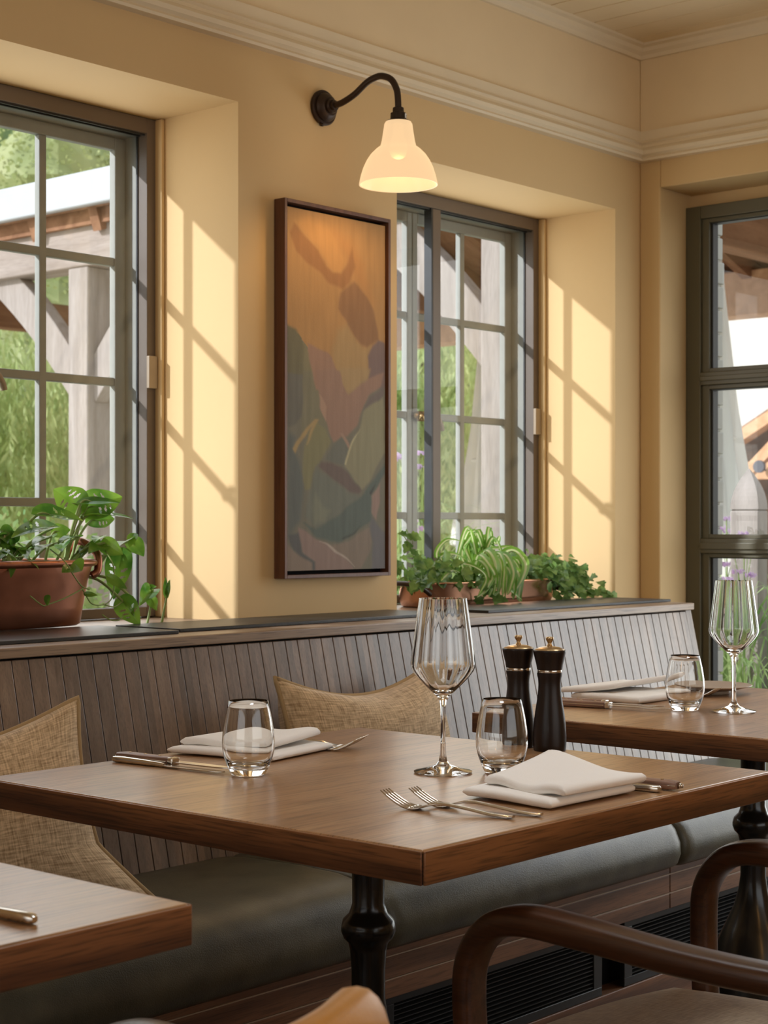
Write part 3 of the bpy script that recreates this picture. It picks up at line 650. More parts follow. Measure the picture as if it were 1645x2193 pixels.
STROKES = [
 (P3, (118, 111, 90), .02, [(250, -80), (1300, -80), (1300, 2100), (250, 2100)]),
 (P2, (172, 126, 72), .012, [(200, 150), (1500, 150), (1500, 1780), (1240, 1800), (1180, 2120), (880, 2250), (780, 1950), (520, 1760), (400, 1590), (300, 1530), (200, 1500)]),
 (P2, (168, 132, 82), .02, [(850, 1600), (960, 1560), (1150, 1800), (1240, 1800), (1180, 2120), (1000, 2290), (880, 2290), (780, 1850)]),
 (P2, (186, 134, 74), .02, [(380, 390), (520, 350), (640, 400), (800, 500), (880, 700), (950, 830), (890, 980), (800, 980), (700, 830), (640, 690), (560, 610), (470, 520)]),
 (P2, (176, 124, 68), .03, [(800, 480), (1000, 600), (1150, 900), (1260, 1300), (1040, 1060), (980, 850), (880, 700)]),
 (P2, (152, 103, 58), .008, [(375, 405), (330, 520), (400, 720), (520, 860), (640, 950), (760, 1080), (900, 1140), (990, 1070), (1050, 900), (1010, 680), (975, 850), (890, 970), (800, 970), (720, 900), (640, 720), (560, 630), (470, 540)]),
 (P2, (142, 100, 62), .008, [(1040, 1070), (930, 1130), (880, 1180), (860, 1370), (960, 1560), (1120, 1760), (1190, 1800), (1330, 1720), (1320, 1620), (1260, 1380), (1190, 1240)]),
 (P2, (106, 98, 70), .008, [(290, 1530), (400, 1600), (470, 1800), (480, 2300), (290, 2300)]),
 (P2, (126, 116, 82), .01, [(470, 1760), (540, 1900), (620, 2193), (640, 2300), (470, 2300)]),
 (P3, (103, 98, 84), .006, [(280, 0), (430, 0), (420, 430), (350, 500), (280, 540)]),
 (P3, (122, 114, 86), .006, [(430, -30), (560, -30), (585, 180), (590, 360), (700, 640), (560, 480), (420, 590), (420, 430)]),
 (P2, (154, 116, 90), .006, [(520, 1740), (620, 1790), (740, 1840), (780, 1890), (860, 2120), (890, 2250), (610, 2250), (530, 1890)]),
 (P2, (122, 98, 88), .006, [(1330, 1720), (1400, 1750), (1400, 2250), (1120, 2250), (1190, 2120), (1200, 1900), (1260, 1780)]),
 (P3, (150, 115, 92), .006, [(550, -40), (790, -40), (820, 80), (870, 190), (1080, 40), (1240, -20), (1200, 130), (1080, 220), (1000, 400), (960, 520), (860, 640), (720, 680), (640, 470), (590, 340), (580, 180)]),
 (P3, (168, 132, 104), .006, [(580, 200), (660, 330), (640, 480), (600, 370)]),
 (P3, (166, 134, 88), .01, [(780, -60), (1090, -60), (1070, 50), (870, 190), (820, 80)]),
 (P3, (112, 98, 88), .008, [(1240, 110), (1200, 150), (1080, 250), (1020, 380), (1130, 300), (1240, 200)]),
 (P3, (96, 98, 88), .015, [(285, 580), (360, 640), (340, 780), (400, 880), (440, 1150), (400, 1500), (285, 1660)]),
 (P3, (128, 120, 82), .006, [(560, 490), (650, 570), (700, 680), (620, 830), (540, 950), (500, 1150), (450, 1180), (420, 1000), (440, 750), (490, 580)]),
 (P3, (166, 136, 86), .004, [(580, 470), (540, 465), (420, 590), (330, 760), (350, 805), (430, 650), (520, 530), (460, 720), (470, 720), (560, 510)]),
 (P3, (108, 106, 90), .006, [(720, 700), (820, 640), (870, 760), (840, 930), (700, 880), (640, 850)]),
 (P3, (140, 131, 98), .006, [(1220, 230), (1245, 400), (1250, 780), (1090, 1080), (1000, 1170), (900, 1010), (830, 930), (860, 770), (980, 570), (1030, 380), (1130, 290)]),
 (P3, (184, 168, 124), .003, [(990, 565), (900, 690), (865, 760), (828, 915), (842, 915), (878, 770), (915, 700)]),
 (P3, (160, 128, 102), .004, [(790, 600), (820, 610), (880, 720), (870, 750), (850, 720)]),
 (P3, (108, 91, 80), .008, [(600, 870), (720, 890), (860, 980), (1000, 1180), (960, 1225), (880, 1190), (700, 1060), (580, 930)]),
 (P3, (112, 112, 94), .012, [(560, 960), (700, 1060), (880, 1200), (1000, 1240), (870, 1340), (700, 1480), (560, 1560), (440, 1450), (480, 1250), (520, 1080)]),
 (P3, (124, 122, 98), .012, [(540, 1200), (620, 1340), (700, 1380), (640, 1500), (540, 1520), (510, 1350)]),
 (P3, (90, 98, 86), .008, [(1000, 1240), (1080, 1120), (1252, 900), (1252, 1000), (1110, 1220), (1110, 1480), (950, 1600), (800, 1700), (680, 1700), (560, 1640), (430, 1510), (560, 1560), (700, 1480), (870, 1340)]),
 (P3, (74, 80, 70), .003, [(1000, 1520), (930, 1600), (800, 1670), (820, 1680), (950, 1610)]),
 (P3, (70, 74, 66), .003, [(1150, 1080), (1090, 1200), (1105, 1225), (1130, 1160)]),
 (P3, (144, 118, 102), .006, [(390, 1560), (560, 1660), (700, 1750), (860, 1880), (960, 2010), (540, 2010), (540, 1900), (430, 1820), (380, 1640)]),
 (P3, (134, 116, 96), .006, [(690, 1740), (870, 1690), (1080, 1560), (1110, 1690), (1090, 1800), (980, 2010), (900, 1930)]),
 (P3, (178, 156, 132), .003, [(580, 1680), (720, 1755), (860, 1870), (940, 1960), (860, 1890), (700, 1770)]),
 (P3, (138, 118, 98), .006, [(270, 1690), (350, 1800), (430, 1840), (530, 1900), (530, 2010), (270, 2010)]),
 (P3, (92, 90, 84), .006, [(285, 1640), (390, 1600), (420, 1800), (540, 1900), (550, 1990), (520, 1990), (510, 1910), (400, 1830), (340, 1780)]),
 (P3, (108, 103, 98), .008, [(1110, 1440), (1200, 1560), (1255, 1600), (1255, 2010), (1100, 2010), (1120, 1700), (1080, 1540)]),
 (P3, (150, 122, 104), .005, [(1110, 1230), (1200, 1100), (1190, 1300), (1160, 1480), (1110, 1400)]),
]
POLYS = []
for fn, c, soft, pts in STROKES:
    pp = [fn(*q) for q in pts]; POLYS.append((tuple(v * .8 + w * .2 for v, w in zip(lin(c), (.17, .135, .085))), soft, [(s * .42, t) for s, t in pp]))   # metric-ish space
def sdist(px, py, poly):
    d = 1e9; ins = False; n = len(poly); j = n - 1
    for i in range(n):
        x1, y1 = poly[i]; x2, y2 = poly[j]; ex, ey = x2 - x1, y2 - y1; wx, wy = px - x1, py - y1
        L = ex * ex + ey * ey; t = max(0, min(1, (wx * ex + wy * ey) / L if L else 0))
        dx, dy = wx - ex * t, wy - ey * t; d = min(d, dx * dx + dy * dy)
        if (y1 > py) != (y2 > py) and px < (x2 - x1) * (py - y1) / (y2 - y1) + x1: ins = not ins
        j = i
    return math.sqrt(d) if ins else -math.sqrt(d)
BB = [(min(p[0] for p in q) - .03, max(p[0] for p in q) + .03, min(p[1] for p in q) - .03, max(p[1] for p in q) + .03) for _, _, q in POLYS]
NU, NV = 300, 104
cx0, cx1, cz0, cz1 = PX0 + fw + .006, PX1 - fw - .006, PZ0 + fw + .009, PZ1 - fw - .009
cyf = WY - .0285
m = MB(); m.grid(NU, NV, lambda i, j: (cx0 + (cx1 - cx0) * j, cyf, cz1 + (cz0 - cz1) * i))
ncv = len(m.v); m.box(cx0, cx1, cyf + .0002, WY - .008, cz0, cz1)
cv = m.build('canvas', None or M['black'], pic)
pm, pn, pl_, pb = new_mat('oil_paint_canvas')
at = pn.new('ShaderNodeVertexColor'); at.layer_name = 'paint'; pl_.new(at.outputs[0], pb.inputs['Base Color'])
tc = pn.new('ShaderNodeTexCoord'); mpg = pn.new('ShaderNodeMapping'); mpg.inputs['Scale'].default_value = (900, 900, 300)
nz = pn.new('ShaderNodeTexNoise'); nz.inputs['Scale'].default_value = 1.0; bp = pn.new('ShaderNodeBump'); bp.inputs['Strength'].default_value = .35; bp.inputs['Distance'].default_value = .001
pl_.new(tc.outputs['Object'], mpg.inputs[0]); pl_.new(mpg.outputs[0], nz.inputs['Vector']); pl_.new(nz.outputs[0], bp.inputs['Height']); pl_.new(bp.outputs[0], pb.inputs['Normal'])
setin(pb, Roughness=.7); pb.inputs['Specular IOR Level'].default_value = .2
cv.data.materials[0] = pm
ca = cv.data.color_attributes.new('paint', 'FLOAT_COLOR', 'POINT')
PIG = (.92, .82, .68)   # pigment colours are a shade paler than they look in the room
cols = []
for i in range(NU + 1):
    t = i / NU
    for j in range(NV + 1):
        s = j / NV
        wv = noise.noise(Vector((s * 9, t * 22, 3.1))) * .006; wv2 = noise.noise(Vector((s * 9 + 31, t * 22, 7.7))) * .006
        x, y = s * .42 + wv, t + wv2; c = None
        for (pc, soft, pp), bb in zip(POLYS, BB):
            if not (bb[0] < x < bb[1] and bb[2] < y < bb[3]): continue
            d = sdist(x, y, pp); a = max(0, min(1, .5 + d / (soft * 1.2)))
            if a > 0: c = pc if c is None else tuple(c[k] + (pc[k] - c[k]) * a for k in range(3))
        if c is None: c = POLYS[0][0]
        br = 1 + .10 * noise.noise(Vector((s * 26, t * 9, 1.0))) + .05 * noise.noise(Vector((s * 90, t * 14, 5.0)))
        cols += [min(.95, c[k] * br / PIG[k]) for k in range(3)] + [1.0]
cols += [.6, .55, .45, 1.0] * (len(cv.data.vertices) - ncv)
ca.data.foreach_set('color', cols)

# ================================================================== TABLES
TT, TH = .75, .036
def table(x0, label, miter=False, x1=None):
    x1 = x1 or x0 + .735; y0, y1 = 1.094, 1.852
    cx, cy_ = (x0 + x1) / 2, (y0 + y1) / 2
    t = thing('dining_table', label, 'table', (cx, cy_, 0), 0, 'oak pedestal tables in front of the banquette')
    m = MB(); m.box(x0 + .0035, x1 - .0035, y0 + .0035, y1 - .0035, TT - TH + .001, TT); tp = m.build('tabletop', M['top'], t, bevel=.0025)
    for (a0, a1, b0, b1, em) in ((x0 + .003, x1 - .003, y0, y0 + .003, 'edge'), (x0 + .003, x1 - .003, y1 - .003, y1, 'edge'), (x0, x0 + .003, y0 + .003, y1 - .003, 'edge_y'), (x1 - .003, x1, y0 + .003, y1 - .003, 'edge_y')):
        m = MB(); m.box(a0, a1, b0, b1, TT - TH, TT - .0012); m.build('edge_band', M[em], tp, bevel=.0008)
    m = MB(); m.box(x0 + .0022, x0 + .006, y0 + .0022, y0 + .006, TT - TH + .001, TT - .003); m.build('corner_joint', M['black'], tp)
    c = (cx - .014, cy_ + .014, 0)
    m = MB(); m.lathe([(.09, .714), (.09, .700), (.03, .696), (.0225, .685), (.0215, .580), (.024, .572), (.026, .566), (.034, .558), (.0365, .549), (.0365, .543), (.033, .534), (.027, .528), (.0245, .518), (.0225, .49), (.0225, .455), (.026, .43), (.034, .40), (.050, .365), (.072, .32), (.084, .27), (.088, .22), (.085, .15), (.09, .10), (.10, .07), (.05, .065)], 40, c)
    m.build('column', M['castiron'], t, smooth=True, angle=60)
    m = MB(); m.lathe([(.06, .085), (.10, .080), (.16, .055), (.21, .025), (.225, .012), (.225, 0.0), (.02, 0.0)], 48, c); m.build('base', M['castiron'], t, smooth=True, angle=50)
    return t
table(1.310, 'oak dining table in the centre, with pepper mills and two place settings', x1=2.052)
table(2.350, 'oak dining table at the right, with a side plate and one wine glass', x1=3.085)
table(.263, 'oak dining table at the lower left, with just a knife handle showing')

# ------------------------------------------------------------------ glassware
def water_glass(loc, label):
    t = thing('water_glass', label, 'glass', loc, 0, 'stemless water glasses')
    out = [(.004, 0), (.0215, 0), (.0240, .0025), (.0282, .012), (.0325, .024), (.0348, .036), (.0350, .046), (.0340, .058), (.0315, .074), (.0285, .088), (.0262, .0985)]
    inn = [(.0252, .0985), (.0275, .088), (.0304, .074), (.0329, .058), (.0339, .046), (.0336, .036), (.0312, .024), (.0262, .0155), (.018, .0115), (.004, .0105)]
    m = MB(); m.lathe(out + inn, 56, (0, 0, .0005)); m.build('bowl', M['glass'], t, local=True, smooth=True, angle=80)
    return t
g0 = water_glass((1.5586, 1.6035, TT), 'empty stemless water glass in front of the napkin at the far place setting')
dup(g0, (1.7969, 1.3633, TT), label='empty stemless water glass between the tall wine glass and the pepper mills')
dup(g0, (2.6176, 1.5759, TT), label='empty stemless water glass on the right table beside the side plate')
def wine_glass(loc, label):
    t = thing('wine_glass', label, 'glass', loc, 0, 'angular wine glasses')
    k = 28
    foot = [(.003, 0), (.036, 0), (.0388, .001), (.0392, .0020), (.036, .0032), (.022, .0062), (.010, .0105), (.0058, .016), (.0040, .024)]
    stem = [(.0036, .040), (.0033, .07), (.0038, .088), (.0052, .096), (.0085, .1030)]
    bowl = [(.0150, .1085), (.0265, .1195), (.0355, .1292), (.0410, .1365), (.0433, .1420), (.0437, .1468), (.0428, .1545), (.0411, .168), (.0386, .186), (.0354, .210), (.0322, .2335)]
    inn = [(.0315, .2335), (.0347, .210), (.0379, .186), (.0404, .168), (.0421, .1545), (.0429, .1468), (.0424, .1427), (.0400, .1378), (.0343, .1308), (.0251, .1218), (.0138, .1118), (.003, .1075)]
    m = MB(); m.lathe(foot + stem[:1], 64, (0, 0, .0005)); m.build('foot', M['glass'], t, local=True, smooth=True, angle=80)
    m = MB(); m.lathe(stem + bowl + inn, 96)
    seg = 96; no = len(stem + bowl)
    for r in range(no, no + len(inn)):
        for q in range(seg):
            i = r * seg + q; x, y, z = m.v[i]; a = 2 * math.pi * q / seg
            w = 1 + .010 * math.cos(16 * a) * min(1, max(0, (z - .115) / .02)) ; m.v[i] = (x * w, y * w, z)
    m.build('bowl', M['glass'], t, local=True, smooth=True, angle=80)
    return t
w0 = wine_glass((1.745, 1.4226, TT), 'tall empty wine glass in the middle of the centre table')
dup(w0, (2.6552, 1.4986, TT), rotz=.1, label='tall empty wine glass on the right table, in front of the khaki window')
# ------------------------------------------------------------------ pepper mills
def mill(loc, label):
    t = thing('pepper_mill', label, 'pepper mill', loc, 0, 'dark wooden mills on the centre table')
    m = MB(); m.lathe([(.004, 0), (.0232, 0), (.0238, .001), (.0246, .010), (.0246, .022), (.0236, .040), (.0212, .058), (.0186, .074), (.0170, .088), (.0166, .098), (.0172, .106), (.0184, .1105), (.0186, .1145), (.004, .1145)], 48)
    m.build('body', M['mill'], t, local=True, smooth=True, angle=50)
    m = MB(); m.lathe([(.004, .1145), (.0176, .1145), (.0179, .1155), (.0179, .1180), (.0176, .1190), (.004, .119)], 48); m.build('ring', M['steel'], t, local=True, smooth=True, angle=40)
    m = MB(); m.lathe([(.004, .119), (.0186, .119), (.0196, .126), (.0218, .135), (.0240, .1445), (.0243, .1465), (.0238, .1478), (.0224, .1480), (.004, .148)], 48); hd = m.build('head', M['mill'], t, local=True, smooth=True, angle=50)
    OFF[hd.name] = (0, 0, 0)
    m = MB(); m.lathe([(.0222, .148), (.0210, .1492), (.015, .1516), (.008, .153), (.004, .1533)], 48); m.build('cap', M['brass'], hd, local=True, smooth=True, angle=60)
    m = MB(); m.lathe([(.0046, .1525), (.0042, .1545), (.0030, .1565), (.0030, .1585), (.0045, .161), (.0058, .1635), (.0060, .1655), (.0052, .167), (.002, .1674)], 32); m.build('knob', M['brass'], t, local=True, smooth=True, angle=60)
    return t
p0 = mill((2.024, 1.4475, TT), 'dark wooden pepper mill, the nearer of the pair at the table edge')
dup(p0, (2.024, 1.5045, TT), label='dark wooden pepper mill, the farther of the pair, half behind the other')

# ------------------------------------------------------------------ cutlery (built along +x, handle end at the origin)
def fork_mesh(t, L=.172):
    prof = [(0, .0040, .0034), (.006, .0056, .0022), (.03, .0050, .0032), (.06, .0040, .0070), (.085, .0032, .0095), (.100, .0032, .0090), (.110, .0050, .0066), (.116, .0096, .0046), (.122, .0116, .0030), (.128, .0121, .0024)]
    m = MB(); n = len(prof); vs = []
    for x, w, z in prof:
        th = .0012 if x > .1 else .0016
        vs += [(x, -w, z - .0004), (x, -w * .5, z - th), (x, w * .5, z - th), (x, w, z - .0004), (x, w, z + .0004), (x, w * .5, z + th), (x, -w * .5, z + th), (x, -w, z + .0004)]
    fs = [(i * 8 + k, i * 8 + (k + 1) % 8, (i + 1) * 8 + (k + 1) % 8, (i + 1) * 8 + k) for i in range(n - 1) for k in range(8)] + [tuple(range(7, -1, -1)), tuple((n - 1) * 8 + k for k in range(8))]
    m.add(vs, fs); m.build('handle', M['steel'], t, local=True, smooth=True, angle=50)
    for k in range(4):
        y = (-.0093 + k * .0062); m = MB()
        pts = [(.126, y, .0024), (.134, y * 1.02, .0024), (.142, y * 1.02, .0042), (.152, y * 1.0, .0088), (.162, y * .98, .0145), (.171, y * .96, .0200)]
        m.tube(pts, [.0019, .0017, .0016, .0015, .0013, .0006], 8); m.build('tine', M['steel'], t, local=True, smooth=True)
def fork(loc, rz, label):
    t = thing('table_fork', label, 'fork', loc, rz, 'table forks'); fork_mesh(t); return t
def aim(a, b_): return math.atan2(b_[1] - a[1], b_[0] - a[0])
F = fork((1.519, 1.136, TT), aim((1.519, 1.136), (1.492, 1.300)), 'four-tined fork nearest the front edge of the centre table')
dup(F, (1.5525, 1.121, TT), aim((1.5525, 1.121), (1.525, 1.290)), 'four-tined fork lying against the left side of the front napkin')
dup(F, (1.785, 1.815, TT), aim((1.785, 1.815), (1.860, 1.655)), 'four-tined fork sticking out from under the far napkin, the one nearer the far table edge')
dup(F, (1.757, 1.803, TT), aim((1.757, 1.803), (1.834, 1.640)), 'four-tined fork sticking out from under the far napkin, the one nearer the water glass')
dup(F, (2.862, 1.812, TT), aim((2.862, 1.812), (2.85, 1.60)), 'four-tined fork at the edge of the side plate on the right table')
def steak_knife(loc, rz, label):
    t = thing('steak_knife', label, 'knife', loc, rz, 'wooden-handled steak knives')
    m = MB()
    def hs(x):
        k = min(1, x / .012); return .0095 * (.72 + .28 * k) * (1 - .22 * max(0, (x - .05) / .055)), .0060 * (.75 + .25 * k)
    xs = [0, .004, .012, .03, .05, .07, .09, .102]; vs = []; n = 12
    for x in xs:
        w, h = hs(x)
        for k in range(n):
            a = 2 * math.pi * k / n; ca, sa = math.cos(a), math.sin(a)
            vs.append((x, math.copysign(abs(ca) ** .55, ca) * w, .0068 + math.copysign(abs(sa) ** .55, sa) * h))
    m.add(vs, [(i * n + k, i * n + (k + 1) % n, (i + 1) * n + (k + 1) % n, (i + 1) * n + k) for i in range(len(xs) - 1) for k in range(n)] + [tuple(range(n - 1, -1, -1)), tuple((len(xs) - 1) * n + k for k in range(n))])
    hd = m.build('handle', M['kwood'], t, local=True, smooth=True, angle=40); OFF[hd.name] = (0, 0, 0)
    m = MB(); m.box(.0005, .1, -.0097, .0092, .0060, .0076); m.build('tang', M['steel'], hd, local=True, bevel=.0003)
    for x in (.022, .052, .080):
        m = MB(); m.lathe([(.0021, .0005), (.0021, .0134), (.0004, .0136)], 14, (x, 0, 0)); m.build('rivet', M['brass'], hd, local=True, smooth=True, angle=40)
    m = MB(); m.tube([(-.006, 0, .0068), (-.003, 0, .0068), (0.001, 0, .0068)], [.0028, .0036, .0030], 12); m.build('pommel', M['steel'], t, local=True, smooth=True)
    m = MB(); m.box(.101, .111, -.0080, .0080, .0012, .0124); m.build('bolster', M['steel'], t, local=True, bevel=.002)
    m = MB()
    top = [(.110, -.0075), (.15, -.0080), (.19, -.0065), (.212, -.002), (.222, .0055)]; bt = [(.218, .0072), (.19, .0078), (.15, .0078), (.110, .0075)]
    m.prism(top + bt, .0056, .0074, 'z'); m.build('blade', M['steel'], t, local=True, bevel=.0004)
    return t
K = steak_knife((1.541, 1.846, TT), aim((1.541, 1.846), (1.556, 1.62)), 'steak knife with wooden handle at the far place setting, beside the silver knife')
dup(K, (1.818, 1.104, TT), aim((1.818, 1.104), (1.796, 1.31)), 'steak knife with wooden handle lying right of the front napkin')
dup(K, (2.562, 1.826, TT), aim((2.562, 1.826), (2.60, 1.60)), 'steak knife with wooden handle on the right table, touching the napkin')
dup(K, (2.535, 1.800, TT), aim((2.535, 1.800), (2.572, 1.58)), 'steak knife with wooden handle on the right table, nearer the table end')
def butter_knife(loc, rz, label):
    t = thing('table_knife', label, 'knife', loc, rz, 'all-silver table knives')
    m = MB(); m.tube([(0, 0, .0046), (.003, 0, .0047), (.02, 0, .0049), (.06, 0, .0044), (.090, 0, .0038), (.0975, 0, .0034)], [.0025, .0044, .0047, .0041, .0034, .0028], 14, flat=(.95, 1.15)); m.build('handle', M['steel'], t, local=True, smooth=True, angle=50)
    m = MB(); m.prism([(.096, -.004), (.11, -.0062), (.17, -.0070), (.196, -.004), (.204, .003), (.196, .0060), (.12, .0062), (.096, .004)], .0022, .0038, 'z'); m.build('blade', M['steel'], t, local=True, bevel=.0004)
    return t
B = butter_knife((1.5215, 1.836, TT), aim((1.5215, 1.836), (1.543, 1.62)), 'all-silver table knife at the far place setting')
dup(B, (1.790, 1.112, TT), aim((1.790, 1.112), (1.774, 1.30)), 'all-silver table knife with just its tip showing past the front napkin')
dup(B, (.856, 1.133, TT), R(93), 'all-silver table knife on the lower left table')

# ------------------------------------------------------------------ folded napkins
def napkin(name, label, layers):
    m = MB()
    for (q, z0, th, lift, seed) in layers:
        a, b_, c, d = [Vector((p[0], p[1], 0)) for p in q]     # a-b is the rolled front fold; c-d the back
        nu, nv = 26, 22
        def S(u, v):
            base = (a + (b_ - a) * u) * (1 - v) + (d + (c - d) * u) * v
            w = noise.noise(Vector((u * 2.6 + seed, v * 2.6, seed))) * .0035
            return base, z0 + lift(u, v) + w * v * (1 - abs(2 * u - 1) ** 4)
        vs = []
        ring = []
        # closed cross-section: bottom, rolled front, top
        sec = [(1 - k / 8, 0) for k in range(8)] + [(-.035 * math.sin(math.pi * k / 8), .5 - .5 * math.cos(math.pi * k / 8)) for k in range(9)] + [(k / 8, 1) for k in range(1, 9)] + [(1.01, .5)]
        n = len(sec)
        for i in range(nu + 1):
            u = i / nu; e = min(1, min(u, 1 - u) / .05); e = .45 + .55 * math.sqrt(max(0, 1 - (1 - e) ** 2))
            for v, h in sec:
                bs, z = S(u, max(0, v)); ex = (a - d) * (-v if v < 0 else 0) * 1.0
                p = bs + ex; hh = .5 + (h - .5) * e
                vs.append((p.x, p.y, z + th * hh))
        fs = [(i * n + k, i * n + (k + 1) % n, (i + 1) * n + (k + 1) % n, (i + 1) * n + k) for i in range(nu) for k in range(n)]
        fs += [tuple(range(n - 1, -1, -1)), tuple(nu * n + k for k in range(n))]
        m.add(vs, fs)
    xs = [v[0] for v in m.v]; ys = [v[1] for v in m.v]; zs = min(v[2] for v in m.v)
    m.v = [(x, y, z - zs + TT + .0004) for x, y, z in m.v]
    return tag(m.build(name, M['linen'], smooth=True, angle=70, loc=(sum(xs) / len(xs), sum(ys) / len(ys), TT)), label, 'napkin', 'folded linen napkins')
flat = lambda u, v: .001 * math.sin(5 * u)
napkin('napkin', 'white folded linen napkin between forks and knives at the front place setting', [
    ([(1.603, 1.272), (1.597, 1.136), (1.762, 1.132), (1.770, 1.285)], 0, .011, flat, 1.0),
    ([(1.632, 1.262), (1.612, 1.128), (1.775, 1.124), (1.782, 1.282)], .0105, .012, lambda u, v: .016 * math.exp(-((u - .12) / .30) ** 2) * v ** 1.5 + .003 * math.sin(9 * u) * (1 - v), 4.2)])
napkin('napkin', 'white folded linen napkin at the far place setting behind the water glass', [
    ([(1.628, 1.838), (1.668, 1.662), (1.815, 1.690), (1.785, 1.850)], 0, .010, flat, 2.0),
    ([(1.650, 1.835), (1.690, 1.690), (1.815, 1.715), (1.790, 1.848)], .0095, .011, lambda u, v: .009 * math.exp(-((u - .75) / .35) ** 2) * v + .002 * math.sin(8 * u), 5.1)])
napkin('napkin', 'white folded linen napkin on the right table with one corner lifted', [
    ([(2.640, 1.835), (2.650, 1.690), (2.830, 1.690), (2.800, 1.846)], 0, .013, flat, 3.0),
    ([(2.620, 1.848), (2.680, 1.760), (2.870, 1.730), (2.830, 1.850)], .012, .010, lambda u, v: .002 + .020 * (u ** 2) * (.4 + .6 * v), 6.4)])
# side plate on a low foot
t = thing('side_plate', 'round taupe side plate on a low foot on the right table', 'plate', (2.925, 1.700, TT))
m = MB(); m.lathe([(.004, 0), (.034, 0), (.036, .002), (.036, .006), (.060, .0115), (.076, .0150), (.0785, .0165), (.0780, .0178), (.066, .0160), (.040, .0112), (.004, .0105)], 64); m.build('dish', M['plate'], t, local=True, smooth=True, angle=60)

# ================================================================== CUSHIONS
def cushion(loc, rot, W, H, D, label, sag=None, corner=None):
    t = bpy.data.objects.new('scatter_cushion', None); COL.objects.link(t); t.location = loc; t.rotation_euler = rot; OFF[t.name] = (0, 0, 0)
    tag(t, label, 'cushion', 'woven beige cushions on the banquette')
    def edge(u, v):
        x, z = (u - .5) * W, (v - .5) * H
        cxn, czn = abs(2 * u - 1), abs(2 * v - 1)
        x *= 1 - .085 * (1 - czn ** 2) * cxn ; z *= 1 - .10 * (1 - cxn ** 2) * czn
        if sag: z -= sag * (1 - (2 * u - 1) ** 2) ** 1.2 * (max(0, v - .3) / .7) ** 2
        if corner:
            k = max(0, (u - .72) / .28) * max(0, (.30 - v) / .30); x += corner[0] * k; z += corner[1] * k
        return x, z
    def surf(side):
        def f(i, j):
            x, z = edge(j, i); cxn, czn = abs(2 * j - 1), abs(2 * i - 1)
            th = D / 2 * (max(0, 1 - cxn ** 2.6) * max(0, 1 - czn ** 2.6)) ** .46
            w = noise.noise(Vector((j * 3.2 + side, i * 3.2, loc[0]))) * .012 * min(1, th / .03)
            return (x, side * (th + w), z)
        return f
    m = MB(); m.grid(36, 36, surf(-1)); m.grid(36, 36, surf(1)); m.build('cover', M['cushion'], t, local=True, smooth=True, weld=False)
    pts = []
    for k in range(36): pts.append((k / 36, 1))
    for k in range(36): pts.append((1, 1 - k / 36))
    for k in range(36): pts.append((1 - k / 36, 0))
    for k in range(36): pts.append((0, k / 36))
    pts.append((0, 1)); pts.append((1 / 36, 1))
    m = MB(); m.tube([(edge(u, v)[0], 0, edge(u, v)[1]) for u, v in pts], .0046, 8); m.build('piping', M['piping'], t, local=True, smooth=True)
    return t
cushion((2.548, 2.262, .612), (R(-12), 0, R(2)), .50, .36, .15, 'beige woven cushion leaning on the slatted back behind the centre table', sag=.035)
cushion((1.485, 2.175, .618), (R(-17), R(-7), R(-22)), .47, .335, .16, 'beige woven cushion at the left, standing behind two table corners', sag=.03, corner=(.070, -.020))

